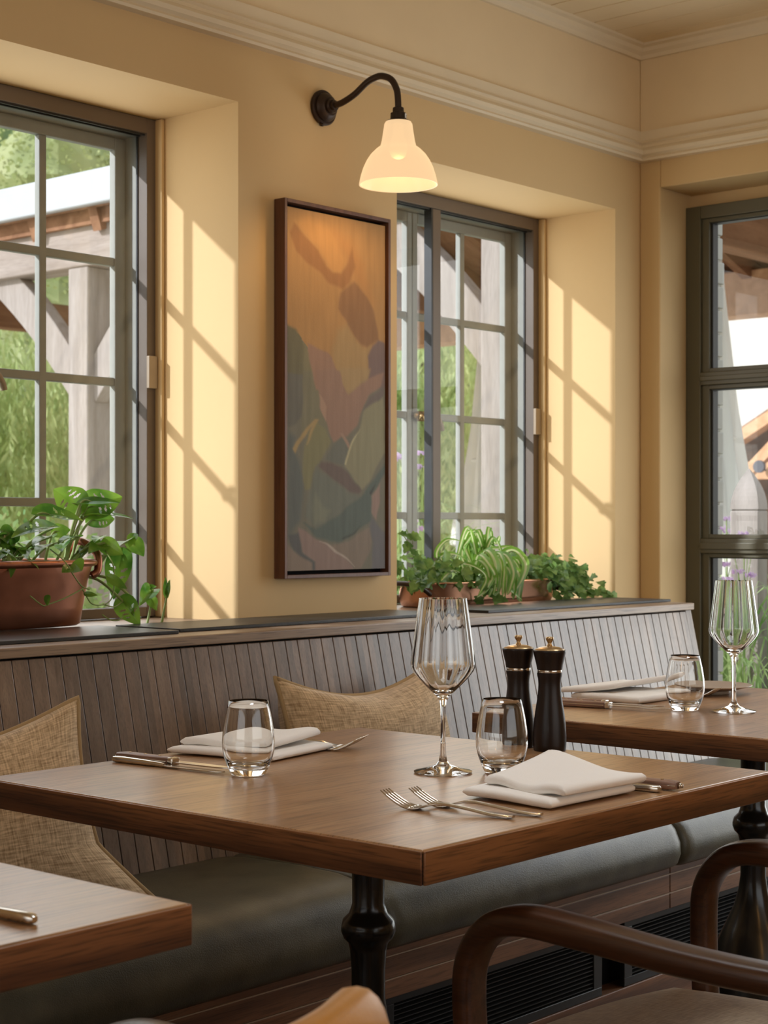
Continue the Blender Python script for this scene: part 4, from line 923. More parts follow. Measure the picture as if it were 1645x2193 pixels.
# ================================================================== ARMCHAIRS
def armchair(loc, rz, label, seat_m, back_m):
    t = thing('armchair', label, 'chair', loc, rz, 'bentwood armchairs at the tables')
    # one bent strip each side: front leg, arm and the run to the back post
    for s, nm in ((-1, 'arm'), (1, 'arm')):
        x = s * .258
        path = catmull([(x * .96, .160, 0.0), (x * .97, .168, .25), (x * .985, .178, .44), (x, .1835, .54), (x, .178, .592), (x, .150, .630), (x, .105, .645), (x, .03, .643), (x * .995, -.10, .634), (x * .97, -.22, .632), (x * .90, -.285, .640)], 6)
        m = MB(); n = len(path); rs = []
        for i, p in enumerate(path):
            rs.append(.0165 + .003 * math.exp(-((i / n - .62) / .2) ** 2) - .004 * (i < 10))
        m.tube(path, rs, 16, flat=(1.22, .86), up=(1, 0, 0)); m.build(nm, M['chair'], t, local=True, smooth=True, angle=70)
    for s in (-1, 1):
        m = MB(); m.tube(catmull([(s * .21, -.30, 0), (s * .215, -.285, .25), (s * .222, -.270, .44), (s * .225, -.285, .62), (s * .215, -.305, .74)], 6), .0165, 12); m.build('rear_leg', M['chair'], t, local=True, smooth=True, angle=70)
    m = MB(); fr = [(-.24, .20), (.24, .20), (.245, 0), (.225, -.26), (-.225, -.26), (-.245, 0)]
    m.prism(fr, .375, .418, 'z'); m.build('seat_frame', M['chair'], t, local=True, bevel=.006)
    def seat(side):
        def f(i, j):
            u, v = 2 * j - 1, 2 * i - 1
            sq = lambda a, b_: a * math.sqrt(max(0, 1 - b_ * b_ * .5 * .55))
            x = sq(u, v) * .262; y = -.02 + sq(v, u) * .275
            e = max(0, 1 - max(abs(u), abs(v)) ** 5) ** .5
            return (x, y, .432 + side * (.014 + .018 * e))
        return f
    m = MB(); m.grid(24, 24, seat(1)); m.grid(24, 24, seat(-1)); m.build('seat', M[seat_m], t, local=True, smooth=True)
    # curved padded back
    rad = .30; half = R(41); m = MB(); nu, nv = 56, 32; vs = []
    for i in range(nu + 1):
        u = .5 - .5 * math.cos(math.pi * i / nu); a = -half + 2 * half * u; e = min(1, min(u, 1 - u) / .16); k = math.sqrt(max(0.0, 1 - (1 - e) ** 2)) * .97 + .03
        hc, hh, th = .668, .108 * k, .030 * (.35 + .65 * k)
        for j in range(nv):
            b_ = 2 * math.pi * j / nv; cb, sb = math.cos(b_), math.sin(b_)
            dz = math.copysign(abs(sb) ** .75, sb) * hh; dr = math.copysign(abs(cb) ** .8, cb) * th
            r = rad + dr + .10 * dz * .6
            vs.append((r * math.sin(a), .03 - r * math.cos(a), hc + dz))
    fs = [(i * nv + j, i * nv + (j + 1) % nv, (i + 1) * nv + (j + 1) % nv, (i + 1) * nv + j) for i in range(nu) for j in range(nv)] + [tuple(range(nv - 1, -1, -1)), tuple(nu * nv + j for j in range(nv))]
    m.add(vs, fs); bk = m.build('backrest', M[back_m], t, local=True, smooth=True, angle=80)
    return t
armchair((1.757, 1.000, 0), 0, 'bentwood armchair with brown woven seat tucked under the centre table', 'seat', 'tan')
armchair((.675, .985, 0), R(0), 'bentwood armchair with tan leather back at the lower left table', 'seat', 'tan')

# ================================================================== PLANTERS
def trough(name, label, loc, a, bb, h, mat, rim=.011, taper=.92):
    t = thing(name, label, 'planter', loc, 0)
    def el(r, z, n=64, p=3.2):
        out = []
        for k in range(n):
            an = 2 * math.pi * k / n; ca, sa = math.cos(an), math.sin(an)
            out.append((math.copysign(abs(ca) ** (2 / p), ca) * a * r, math.copysign(abs(sa) ** (2 / p), sa) * (bb - a + a * r if r > .5 else bb * r), z))
        return out
    prof = [(.30, 0), (taper - .02, 0), (taper, .004), (taper + .02, h * .3), (.985, h * .8), (1.0, h - rim)]
    lip = [(1.0 + rim * .9 / a * (1 + math.sin(R(q))) * .5 * 2 * .5 + 0, h - rim * .5 + math.sin(R(q)) * 0) for q in ()]
    m = MB(); n = 64; vs = []
    for r, z in prof: vs += el(r, z)
    for q in range(-90, 181, 30):
        dx = rim * (math.cos(R(q))); vs += el(1.0 + dx / a, h - rim * .2 + rim * .7 * math.sin(R(q)))
    vs += el(.985, h * .8); vs += el(.95, h * .55)
    rows = len(vs) // n
    fs = [(i * n + k, i * n + (k + 1) % n, (i + 1) * n + (k + 1) % n, (i + 1) * n + k) for i in range(rows - 1) for k in range(n)] + [tuple(range(n - 1, -1, -1))]
    m.add(vs, fs); m.build('pot', mat, t, local=True, smooth=True, angle=60)
    m = MB(); tp = el(.955, h * .80); m.add(tp, [tuple(range(n))]); m.add(el(.955, h * .60), [tuple(range(n - 1, -1, -1))])
    m.build('soil', M['soil'], t, local=True)
    return t
ZC = .8774
tr1 = trough('copper_trough', 'large aged copper trough on a slate slab in the left window', (1.950, 2.800, ZC), .275, .115, .130, M['copper'])
m = MB(); m.tube(catmull([(.270, -.050, .100), (.286, -.052, .112), (.290, -.042, .148), (.276, 0.0, .172), (.290, .042, .148), (.286, .052, .112), (.270, .050, .100)], 7), .0085, 12); m.build('handle', M['copper'], tr1, local=True, smooth=True)
m = MB(); m.tube(catmull([(-.270, -.050, .100), (-.286, -.052, .112), (-.290, -.042, .148), (-.276, 0.0, .172), (-.290, .042, .148), (-.286, .052, .112), (-.270, .050, .100)], 7), .0085, 12); m.build('handle', M['copper'], tr1, local=True, smooth=True)
ZS = .8694
tr2 = trough('copper_pan', 'shiny oblong copper pan with bronze handles in the second window', (3.600, 2.810, ZS), .290, .095, .064, M['copper2'], rim=.005, taper=.97)
for s in (-1, 1):
    m = MB(); m.tube(catmull([(s * .28, -.060, .036), (s * .300, -.062, .046), (s * .325, -.050, .060), (s * .333, 0, .064), (s * .325, .050, .060), (s * .300, .062, .046), (s * .28, .060, .036)], 6), .0065, 10)
    m.build('handle', M['bronze'], tr2, local=True, smooth=True)

# ------------------------------------------------------------------ leaves
def frame(p, d, up):
    d = Vector(d).normalized(); u = Vector(up); s_ = d.cross(u)
    if s_.length < 1e-4: s_ = d.cross(Vector((0, 1, 0)))
    s_.normalize(); return d, s_, s_.cross(d).normalized()
def leaf(m, p, d, up, L, W, droop=.5, fold=.25, shape='heart', nu=14, nv=8, holes=None, mi=0, curl=0.0, roll=0.0):
    d, s_, nn = frame(p, d, up); p = Vector(p)
    if roll:
        q = Matrix.Rotation(roll, 3, d); s_ = q @ s_; nn = q @ nn
    def f(i, j):
        t, v = i, 2 * j - 1
        if shape == 'heart': w = W * (math.sin(math.pi * min(1, t ** .62)) ** .8) * (1 - .12 * t)
        elif shape == 'ivy':
            w = W * (math.sin(math.pi * t ** .55) ** .9) * (.62 + .38 * abs(math.cos(2.6 * math.pi * (t - .12))))
        else: w = W * math.sin(math.pi * t ** .8) ** .7
        ang = droop * t
        along = L * (math.sin(ang) / droop if abs(droop) > 1e-3 else t); down = -L * ((1 - math.cos(ang)) / droop if abs(droop) > 1e-3 else 0)
        back = (-.16 * L * (abs(v) ** 2) * max(0, 1 - t * 3.2)) if shape == 'heart' else 0
        x = along + back; y = v * w; z = down + fold * abs(v) * w + curl * math.sin(9 * t) * abs(v) * w * .3
        return p + d * x + s_ * y + nn * z
    sk = None
    if holes:
        def sk(t, jj):
            v = 2 * jj - 1
            for ht, hv, ra, rb in holes:
                dt = t - (ht + abs(v) * -.10); dv = abs(v) - hv
                if v * (1 if ra > 0 else -1) < 0: continue
                if (dt / rb) ** 2 + (dv / abs(ra)) ** 2 < 1: return True
            return False
    m.grid(nu, nv, f, mi, sk)
HO = [(.36, .45, .24, .030), (.50, .48, .26, .026), (.64, .45, .22, .022), (.42, .42, -.24, .030), (.57, .46, -.24, .024)]
MON = [
    ((2.2319, 2.8, 1.1169), (2.188, 2.84, 1.1563), 0.036, 'cam', 0, 1),
    ((2.2448, 2.8, 1.1147), (2.3195, 2.76, 1.139), 0.036, 'cam', 0.2, 1),
    ((2.2282, 2.79, 1.1303), (2.2713, 2.72, 1.1301), 0.014, 'camup', 0.3, 0),
    ((2.2396, 2.79, 1.1011), (2.3122, 2.72, 1.1), 0.024, 'camup', -0.2, 1),
    ((2.2562, 2.8, 1.0898), (2.3126, 2.78, 1.0945), 0.026, 'cam', 0, 1),
    ((2.0794, 2.74, 1.1045), (2.1646, 2.7, 1.0927), 0.03, 'camup', 0.2, 1),
    ((2.1246, 2.75, 1.0785), (1.9896, 2.7, 1.0628), 0.028, 'camup', -0.2, 1),
    ((2.1165, 2.75, 1.0589), (2.0307, 2.7, 1.0467), 0.02, 'camup', 0.2, 0),
    ((2.1632, 2.8, 1.0673), (2.1921, 2.78, 1.0718), 0.018, 'cam', 0, 0),
    ((2.3106, 2.76, 1.0214), (2.2706, 2.74, 0.9297), 0.03, 'cam', 0, 1),
    ((2.3452, 2.78, 1.0484), (2.2569, 2.72, 1.0382), 0.022, 'cam', 0.5, 0),
    ((2.3681, 2.8, 1.0482), (2.3788, 2.77, 1.0158), 0.022, 'cam', -0.3, 0),
    ((2.2771, 2.72, 0.9255), (2.2854, 2.68, 0.8728), 0.026, 'cam', 0.2, 1),
    ((2.3034, 2.72, 0.9292), (2.2751, 2.69, 0.8929), 0.012, 'camup', 0.9, 0),
    ((2.2616, 2.75, 1.0447), (2.1784, 2.7, 1.0281), 0.022, 'cam', 0, 0),
    ((2.2366, 2.73, 1.045), (2.2491, 2.69, 1.0185), 0.02, 'cam', 0.3, 0),
    ((2.2401, 2.78, 1.0401), (2.1827, 2.74, 1.0232), 0.016, 'cam', 0.3, 0),
    ((2.193, 2.76, 1.0585), (2.094, 2.7, 1.0495), 0.016, 'camup', 0.1, 0),
    ((2.1161, 2.76, 1.0413), (2.0412, 2.7, 1.0296), 0.018, 'camup', 0.2, 0),
    ((2.1726, 2.78, 1.0474), (2.1332, 2.74, 1.0304), 0.018, 'cam', 0.2, 0),
    ((2.2554, 2.76, 1.0582), (2.203, 2.72, 1.0497), 0.016, 'cam', 0.2, 0),
]
MON_LEFT = [
    ((1.9744, 2.7951, 1.053), (1.9041, 2.6879, 1.0332), 0.0141317),
    ((2.046, 2.7764, 1.0662), (2.036, 2.7804, 1.0411), 0.0187635),
    ((2.0222, 2.7828, 1.0714), (2.0491, 2.769, 1.0551), 0.0207141),
    ((1.9004, 2.7237, 1.0441), (1.9648, 2.7839, 1.0286), 0.0187275),
    ((2.0224, 2.7674, 1.037), (2.0719, 2.7761, 1.0242), 0.0184462),
    ((2.0377, 2.746, 1.0371), (2.0569, 2.7959, 1.0216), 0.0183616),
    ((2.0054, 2.7621, 1.0644), (2.0148, 2.7502, 1.047), 0.0198425),
    ((2.1019, 2.8389, 1.0453), (2.085, 2.7606, 1.046), 0.015631),
    ((2.0709, 2.8057, 1.0321), (2.0317, 2.7053, 1.0315), 0.0223161),
    ((2.0534, 2.8388, 1.0648), (1.9158, 2.6906, 1.0478), 0.022006),
    ((2.0198, 2.8247, 1.0713), (1.9166, 2.6853, 1.0493), 0.0201453),
    ((1.9773, 2.8377, 1.0445), (1.9109, 2.7407, 1.0218), 0.0239851),
    ((1.9479, 2.7437, 1.075), (1.9555, 2.729, 1.0626), 0.0201047),
    ((1.9911, 2.835, 1.0765), (1.9873, 2.7876, 1.0724), 0.0177779),
    ((2.0, 2.7871, 1.054), (2.008, 2.7544, 1.0399), 0.0234062),
    ((1.9843, 2.7561, 1.0584), (2.0417, 2.7973, 1.0479), 0.0192113),
    ((1.9819, 2.7, 1.0219), (1.9674, 2.67, 0.984), 0.011),
    ((2.0113, 2.7, 1.0194), (2.0238, 2.66, 1.0008), 0.007),
    ((1.9642, 2.7, 1.0305), (1.975, 2.67, 1.0213), 0.006),
    ((1.9718, 2.7, 1.0325), (1.9273, 2.68, 1.0105), 0.01),
]
VINES = [[(2.1088, 2.74, 1.0328), (2.0854, 2.665, 1.0103), (2.1174, 2.675, 0.9795), (2.1404, 2.68, 0.9594), (2.1595, 2.68, 0.9524)], [(2.1404, 2.68, 0.9561), (2.1513, 2.68, 0.9396), (2.1651, 2.68, 0.9239), (2.1954, 2.69, 0.9192), (2.2261, 2.7, 0.9245), (2.2375, 2.7, 0.943), (2.2403, 2.7, 0.9829), (2.2346, 2.7, 1.0052), (2.2341, 2.72, 1.0295)], [(2.1431, 2.68, 0.955), (2.0932, 2.675, 0.9372), (2.0471, 2.67, 0.9262), (2.034, 2.67, 0.9256), (2.0056, 2.67, 0.9444)], [(2.2078, 2.7, 0.8997), (2.2207, 2.69, 0.8885), (2.2434, 2.69, 0.8865), (2.2633, 2.7, 0.8931)], [(2.2106, 2.7, 0.9206), (2.2403, 2.7, 0.914), (2.2829, 2.72, 0.9253)]]
VINE_LEAVES = [((2.1134, 2.67, 1.0066), (2.1257, 2.66, 0.9914), 0.019), ((2.1011, 2.668, 0.9971), (2.0762, 2.66, 0.9914), 0.012), ((2.1486, 2.68, 0.944), (2.164, 2.66, 0.9419), 0.006), ((2.2261, 2.7, 0.9755), (2.2495, 2.67, 0.9523), 0.011), ((2.0471, 2.67, 0.9431), (2.0381, 2.66, 0.9257), 0.007), ((2.3602, 2.78, 1.0622), (2.3313, 2.76, 1.0395), 0.012)]
SHOOTS = [[(2.398, 2.78, 0.8696), (2.41, 2.785, 0.8982), (2.4204, 2.79, 0.9281), (2.4174, 2.79, 0.9447)], [(2.4571, 2.8, 0.8687), (2.4665, 2.8, 0.9051), (2.4728, 2.8, 0.931), (2.4775, 2.8, 0.9594)]]
SHOOT_LEAVES = [((2.4204, 2.79, 0.9399), (2.3641, 2.76, 0.9215), 0.02), ((2.4174, 2.79, 0.947), (2.4123, 2.77, 0.95), 0.006), ((2.4156, 2.788, 0.9237), (2.4153, 2.77, 0.8985), 0.013), ((2.4712, 2.8, 0.9263), (2.4665, 2.8, 0.9692), 0.007), ((2.4728, 2.8, 0.9286), (2.4702, 2.79, 0.9622), 0.006)]
SPIDER = [[(3.5346, 2.8, 0.9328), (3.3875, 2.78, 0.9945), (3.4088, 2.77, 1.0414), (3.4644, 2.76, 1.0395)], [(3.5447, 2.8, 0.9325), (3.3774, 2.76, 0.9918), (3.4006, 2.74, 1.0069), (3.4463, 2.73, 0.9912)], [(3.5548, 2.8, 0.9323), (3.6309, 2.86, 1.0122), (3.6829, 2.86, 1.0406), (3.715, 2.84, 1.0179)], [(3.5548, 2.8, 0.9323), (3.5397, 2.82, 1.0011), (3.5827, 2.83, 1.0446), (3.6185, 2.83, 1.065)], [(3.5649, 2.8, 0.9321), (3.6522, 2.82, 1.006), (3.7047, 2.82, 1.0182), (3.7449, 2.8, 1.0244)], [(3.5649, 2.8, 0.9321), (3.5385, 2.74, 1.0144), (3.5057, 2.68, 0.9727), (3.4416, 2.665, 0.9139), (3.4011, 2.66, 0.8973)], [(3.5699, 2.8, 0.9319), (3.5893, 2.74, 1.0076), (3.541, 2.68, 0.9659), (3.5186, 2.665, 0.93), (3.5095, 2.66, 0.8939)], [(3.575, 2.8, 0.9318), (3.6099, 2.74, 1.0042), (3.5818, 2.68, 0.962), (3.5516, 2.665, 0.923), (3.5297, 2.66, 0.8993)], [(3.5801, 2.8, 0.9317), (3.6676, 2.76, 1.0128), (3.6743, 2.71, 0.9817), (3.6367, 2.69, 0.9389), (3.5582, 2.67, 0.8936)], [(3.5548, 2.8, 0.9323), (3.4142, 2.72, 0.9797), (3.4267, 2.68, 0.9711), (3.4465, 2.665, 0.9439), (3.4059, 2.66, 0.9031)], [(3.5598, 2.8, 0.9322), (3.5084, 2.74, 1.0024), (3.4808, 2.68, 0.9762), (3.4861, 2.665, 0.943), (3.4696, 2.66, 0.9012)], [(3.5598, 2.8, 0.9322), (3.5034, 2.74, 0.9871), (3.4789, 2.69, 0.973), (3.4678, 2.67, 0.9342)], [(3.575, 2.8, 0.9318), (3.5842, 2.74, 0.9796), (3.5644, 2.69, 0.9529), (3.5262, 2.665, 0.8932)], [(3.5852, 2.8, 0.9316), (3.6515, 2.74, 0.9627), (3.6532, 2.71, 0.9381), (3.6076, 2.68, 0.8902), (3.6045, 2.67, 0.8782)], [(3.5852, 2.8, 0.9316), (3.5967, 2.73, 0.9608), (3.5613, 2.68, 0.9163), (3.6029, 2.665, 0.8815)], [(3.5447, 2.8, 0.9325), (3.4457, 2.8, 1.0026), (3.3848, 2.77, 0.9855), (3.3678, 2.76, 0.9649)], [(3.5548, 2.8, 0.9323), (3.6364, 2.84, 1.0315), (3.6886, 2.84, 1.0278), (3.7285, 2.83, 1.0082)], [(3.5548, 2.8, 0.9323), (3.5851, 2.84, 1.0319), (3.5548, 2.82, 1.0166), (3.5548, 2.8, 0.9823)], [(3.5649, 2.8, 0.9321), (3.6521, 2.78, 0.9906), (3.694, 2.76, 0.9838), (3.6826, 2.72, 0.9309)], [(3.5649, 2.8, 0.9321), (3.494, 2.76, 0.9777), (3.4393, 2.74, 0.9638), (3.4288, 2.72, 0.9341)], [(3.5649, 2.8, 0.9321), (3.6805, 2.85, 1.0439), (3.715, 2.84, 1.0309), (3.7336, 2.84, 1.0534)], [(3.5548, 2.8, 0.9323), (3.5514, 2.75, 0.9862), (3.542, 2.7, 0.9932), (3.5309, 2.68, 0.963), (3.5011, 2.665, 0.9122)], [(3.5548, 2.8, 0.9323), (3.4102, 2.74, 0.9644), (3.3397, 2.71, 0.9544), (3.2917, 2.69, 0.9411)], [(3.5852, 2.8, 0.9316), (3.7422, 2.8, 0.9858), (3.7476, 2.78, 0.957), (3.7475, 2.76, 0.9284)], [(3.5801, 2.8, 0.9285), (3.5559, 2.73, 0.9617), (3.5339, 2.69, 0.9352), (3.4911, 2.665, 0.8852)], [(3.5801, 2.8, 0.9285), (3.5356, 2.73, 0.9466), (3.5088, 2.69, 0.9266), (3.4564, 2.665, 0.8954)], [(3.5852, 2.8, 0.9284), (3.607, 2.73, 0.97), (3.5952, 2.69, 0.9337), (3.5618, 2.665, 0.8859)]]
VIEW_RIGHT = Vector((.659, -.752, 0)); TOCAM = Vector((-.752, -.659, 0)); UZ = Vector((0, 0, 1))
UPS = {'cam': (TOCAM * .9 + UZ * .45), 'camup': (TOCAM * .35 + UZ * .95)}
mon = thing('swiss_cheese_plant', 'leafy green houseplant with holed leaves growing in the left copper trough', 'plant', (1.98, 2.80, ZC + .104))
mbase = Vector((2.06, 2.80, ZC + .104))
for (p, q, W, up, roll, holes) in MON:
    p = Vector(p); q = Vector(q); m = MB(); d = (q - p)
    leaf(m, p, d + UZ * d.length * .12, UPS[up], d.length, W, droop=.35, fold=.30 if holes else .2, nu=36, nv=20, holes=HO if holes else None, roll=roll, curl=.25)
    lf = m.build('leaf', M['leaf_m'], mon, smooth=True)
    fr = mbase + Vector((random.uniform(-.03, .03), random.uniform(-.02, .02), 0))
    if abs(p.x - fr.x) > .10: fr = Vector((p.x * .6 + fr.x * .4, 2.77, ZC + .10))
    m = MB(); m.tube(catmull([fr, (fr + p) / 2 + Vector((0, 0, .018)), p, p + d * .3], 5), [.0030] * 11 + [.0022, .0018, .0014, .001, .0006], 7); m.build('leaf_stalk', M['stem'], lf, smooth=True)
for (p, q, W) in MON_LEFT:
    p = Vector(p); q = Vector(q); m = MB(); d = q - p
    leaf(m, p, d + UZ * d.length * .15, UPS['camup'], d.length, W, droop=.6, fold=.2, nu=16, nv=10, roll=random.uniform(-.5, .5))
    lf = m.build('leaf', M['leaf_m'], mon, smooth=True)
    m = MB(); m.tube(catmull([Vector((p.x, 2.78, ZC + .10)), (p + Vector((p.x, 2.78, ZC + .10))) / 2 + UZ * .015, p], 5), .002, 6); m.build('leaf_stalk', M['stem'], lf, smooth=True)
vine = thing('trailing_vine', 'thin trailing heart-leaved vine hanging over the front of the left copper trough', 'plant', (2.05, 2.72, ZC + .10))
for v in VINES:
    m = MB(); m.tube(catmull(v, 6), .0014, 7); m.build('stem', M['stem'], vine, smooth=True)
for (p, q, W) in VINE_LEAVES:
    p = Vector(p); q = Vector(q); d = q - p; m = MB(); leaf(m, p, d, TOCAM + UZ * .3, d.length, W, droop=.3, fold=.2, nu=16, nv=10); m.build('leaf', M['leaf_m'], vine, smooth=True)
SHN = ['curled pale green shoot rising from behind the slate slab, left of the thin one', 'thin upright plant shoot with a furled leaf against the window reveal']
for k, v in enumerate(SHOOTS):
    st = thing('plant_shoot', SHN[k], 'plant', v[0][:2] + (ZS,), 0, 'young shoots on the left sill')
    v = [v[0][:2] + (ZS,)] + list(v)
    m = MB(); m.tube(catmull(v, 6), [.0036 - .0022 * i / 24 for i in range(25)], 8); m.build('stem', M['stem'], st, smooth=True)
    for (p, q, W) in (SHOOT_LEAVES[:3] if k == 0 else SHOOT_LEAVES[3:]):
        p = Vector(p); q = Vector(q); d = q - p; m = MB(); leaf(m, p, d, TOCAM + UZ * .2, d.length, W, droop=.5, fold=.7, nu=14, nv=10, curl=.6); m.build('leaf', M['leaf_m'], st, smooth=True)
# spider plant
sp = thing('spider_plant', 'striped spider plant arching out of the copper pan in the second window', 'plant', (3.64, 2.81, ZS + .045))
m = MB()
def blade(m, pts, w, up=None):
    c = catmull(pts, 8); n = len(c); T = [(c[min(i + 1, n - 1)] - c[max(i - 1, 0)]).normalized() for i in range(n)]
    nv = 6; vs = []; uv = []
    for i in range(n):
        t = i / (n - 1); ww = w * min(1, .55 + t * 2) * max(.02, 1 - t ** 4) ** .8
        s_ = T[i].cross(TOCAM * .5 + UZ * .7); 
        if s_.length < .2: s_ = T[i].cross(TOCAM)
        s_.normalize(); nn = s_.cross(T[i])
        for j in range(nv + 1):
            v = 2 * j / nv - 1; vs.append(c[i] + s_ * ww * v + nn * abs(v) * ww * .5); uv.append((j / nv, t))
    m.add(vs, [(i * (nv + 1) + j, i * (nv + 1) + j + 1, (i + 1) * (nv + 1) + j + 1, (i + 1) * (nv + 1) + j) for i in range(n - 1) for j in range(nv)], 0, uv)
for k, pts in enumerate(SPIDER): blade(m, pts, .0075 + .002 * (k % 3))
for k in range(16):
    a = random.uniform(-.4, 3.5); r = random.uniform(.06, .13); h = random.uniform(.07, .14); c0 = Vector((3.64 + random.uniform(-.05, .05), 2.82, ZS + .045))
    e = c0 + Vector((math.cos(a) * r, math.sin(a) * r * .5 + .0, h * .35)); e.y = min(e.y, 2.935)
    md = (c0 + e) / 2 + UZ * h; md.y = min(md.y, 2.93); blade(m, [c0, md, e], .007)
m.build('foliage', M['leaf_s'], sp, smooth=True)
# ivies
def ivy(label, n, box, spill, stems, seed):
    rnd = random.Random(seed); cx = (box[0] + box[1]) / 2
    t = thing('ivy', label, 'plant', (cx, 2.81, ZS + .045), 0, 'ivies in the copper pan')
    m = MB(); ms = MB()
    def put(p, s=1.0):
        d = Vector((rnd.uniform(-1, 1), rnd.uniform(-1, .3), rnd.uniform(-.7, .35))); L = rnd.uniform(.020, .040) * s
        leaf(m, p, d, UZ * .6 + TOCAM * .7 + Vector((rnd.uniform(-.4, .4), 0, 0)), L, L * .50, droop=.5, fold=.15, shape='ivy', nu=10, nv=6)
    for k in range(n):
        x = rnd.uniform(box[0], box[1]); y = rnd.uniform(2.70, 2.91); f = 1 - abs((x - cx) / (box[1] - box[0]) * 2) ** 2.2
        put(Vector((x, y, box[2] + rnd.uniform(0, 1) ** .8 * (box[3] - box[2]) * (.35 + .65 * f))))
    for v in stems:
        c = catmull(v, 7); ms.tube(c, .0011, 6)
        for q in c[2:]:
            if rnd.random() < .75: put(q + Vector((rnd.uniform(-.01, .01), rnd.uniform(-.012, 0), rnd.uniform(-.006, .01))), .85)
    for k in range(spill[0]):
        x = rnd.uniform(spill[1], spill[2]); y = rnd.uniform(2.66, 2.80); z = rnd.uniform(spill[3], spill[4]); put(Vector((x, y, z)), .9)
    m.build('foliage', M['leaf_i'], t, smooth=True); ms.build('stem', M['stem'], t, smooth=True)
ivy('dark green ivy at the left end of the copper pan', 150, (3.26, 3.50, .925, 1.005), (12, 3.43, 3.53, .885, .935),
    [[(3.36, 2.8, .95), (3.30, 2.78, 1.0), (3.25, 2.77, 1.045), (3.235, 2.77, 1.06)], [(3.45, 2.74, .94), (3.48, 2.70, .925), (3.49, 2.685, .90), (3.50, 2.67, .885)], [(3.32, 2.76, .94), (3.27, 2.74, .935), (3.24, 2.72, .945)]], 3)
ivy('bushy ivy spilling over the right end of the copper pan towards the corner', 210, (3.73, 3.98, .915, 1.005), (90, 3.80, 3.985, .882, .95),
    [[(3.9, 2.78, .93), (3.96, 2.74, .90), (4.0, 2.70, .885), (4.03, 2.68, .882)], [(3.88, 2.8, .97), (3.95, 2.78, .975), (4.0, 2.74, .955)], [(3.93, 2.76, .93), (3.99, 2.72, .91), (4.05, 2.69, .883)]], 5)
m = MB(); 

# ================================================================== OUTSIDE
m = MB(); m.box(-40, 60, 3.16, 70, -.16, -.06); m.box(4.62, 60, -30, 3.16, -.16, -.06)
struct(m.build('ground', M['gravel']))
# oak shelter: eave posts along the near side, beam, braces, white-edged roof
EX = 6.36
sh = thing('oak_shelter', 'open-sided weathered oak shelter with white-edged roof beyond the windows', 'shelter', (8.7, 5.5, -.06))
POSTY = [1.63, 4.77, 7.912, 11.05]
for x0 in (EX, 10.85):
    for y0 in POSTY:
        m = MB(); m.box(x0, x0 + .185, y0, y0 + .185, -.06, 2.63); m.build('post', M['oak_grey'] if x0 == EX else M['orange_timber'], sh, bevel=.012)
m = MB(); m.box(EX - .01, EX + .19, .6, 12.0, 2.63, 2.88); m.build('eave_beam', M['oak_grey_y'], sh, bevel=.012)
m = MB(); m.box(10.85, 11.05, .6, 12.0, 2.60, 2.93); m.build('eave_beam', M['orange_timber'], sh, bevel=.012)
for y0 in POSTY:
    for sg in (-1, 1):
        ya = y0 + .09 + sg * .06; m = MB(); nu = 8; poly_o = []; poly_i = []
        for k in range(nu + 1):
            t = k / nu; yy = ya + sg * (.78 * t); zz = 1.93 + .72 * t; bow = .05 * math.sin(math.pi * t)
            poly_o.append((yy + sg * (.04 + bow * .2), zz - .11 + bow)); poly_i.append((yy - sg * .05, zz + .09 + bow))
        m.prism(poly_o + poly_i[::-1], EX + .05, EX + .15, 'x'); m.build('brace', M['oak_grey'], sh, bevel=.006)
RZ, RXm = 3.74, 8.70
for k in range(20):
    y = .8 + k * .58
    m = MB(); m.beam((EX - .07, y, 2.88), (RXm, y, RZ - .05), .075, .14); m.build('rafter', M['oak_brown'], sh)
    m = MB(); m.beam((11.25, y, 2.80), (RXm, y, RZ - .05), .075, .14); m.build('rafter', M['oak_brown'], sh)
m = MB(); m.add([(EX - .11, .5, 2.95), (EX - .11, 12.1, 2.95), (RXm, 12.1, RZ + .04), (RXm, .5, RZ + .04), (11.33, .5, 2.87), (11.33, 12.1, 2.87)], [(0, 1, 2, 3), (3, 2, 5, 4)])
m.build('roof_boarding', M['oak_brown'], sh, solid=.03)
m = MB(); m.add([(EX - .12, .45, 3.0), (EX - .12, 12.15, 3.0), (RXm, 12.15, RZ + .11), (RXm, .45, RZ + .11), (11.35, .45, 2.93), (11.35, 12.15, 2.93)], [(0, 1, 2, 3), (3, 2, 5, 4)])
m.build('roof_sheet', M['white_roof'], sh, solid=.04)
m = MB(); m.box(EX - .16, EX - .11, .45, 12.15, 2.945, 3.145); m.build('white_fascia', M['white_roof'], sh, bevel=.01)
m = MB(); m.box(EX - .05, EX - .015, .5, 12.1, 2.86, 2.95); m.build('soffit_board', M['oak_brown'], sh)
for y0 in POSTY:
    m = MB(); m.box(EX + .185, 10.85, y0 + .03, y0 + .155, 2.66, 2.90); m.build('tie_beam', M['oak_brown'], sh, bevel=.01)
    for sg, xa in ((1, EX + .185), (-1, 10.85)):
        m = MB(); m.beam((xa, y0 + .09, 1.95), (xa + sg * .80, y0 + .09, 2.70), .09, .15); m.build('brace', M['oak_brown'], sh)
m = MB(); m.beam((7.9, 12.02, 2.88), (9.5, 12.02, 2.88), .1, .2); m.beam((RXm, 12.02, 2.9), (RXm, 12.02, RZ), .12, .12); m.build('gable_frame', M['oak_brown'], sh)
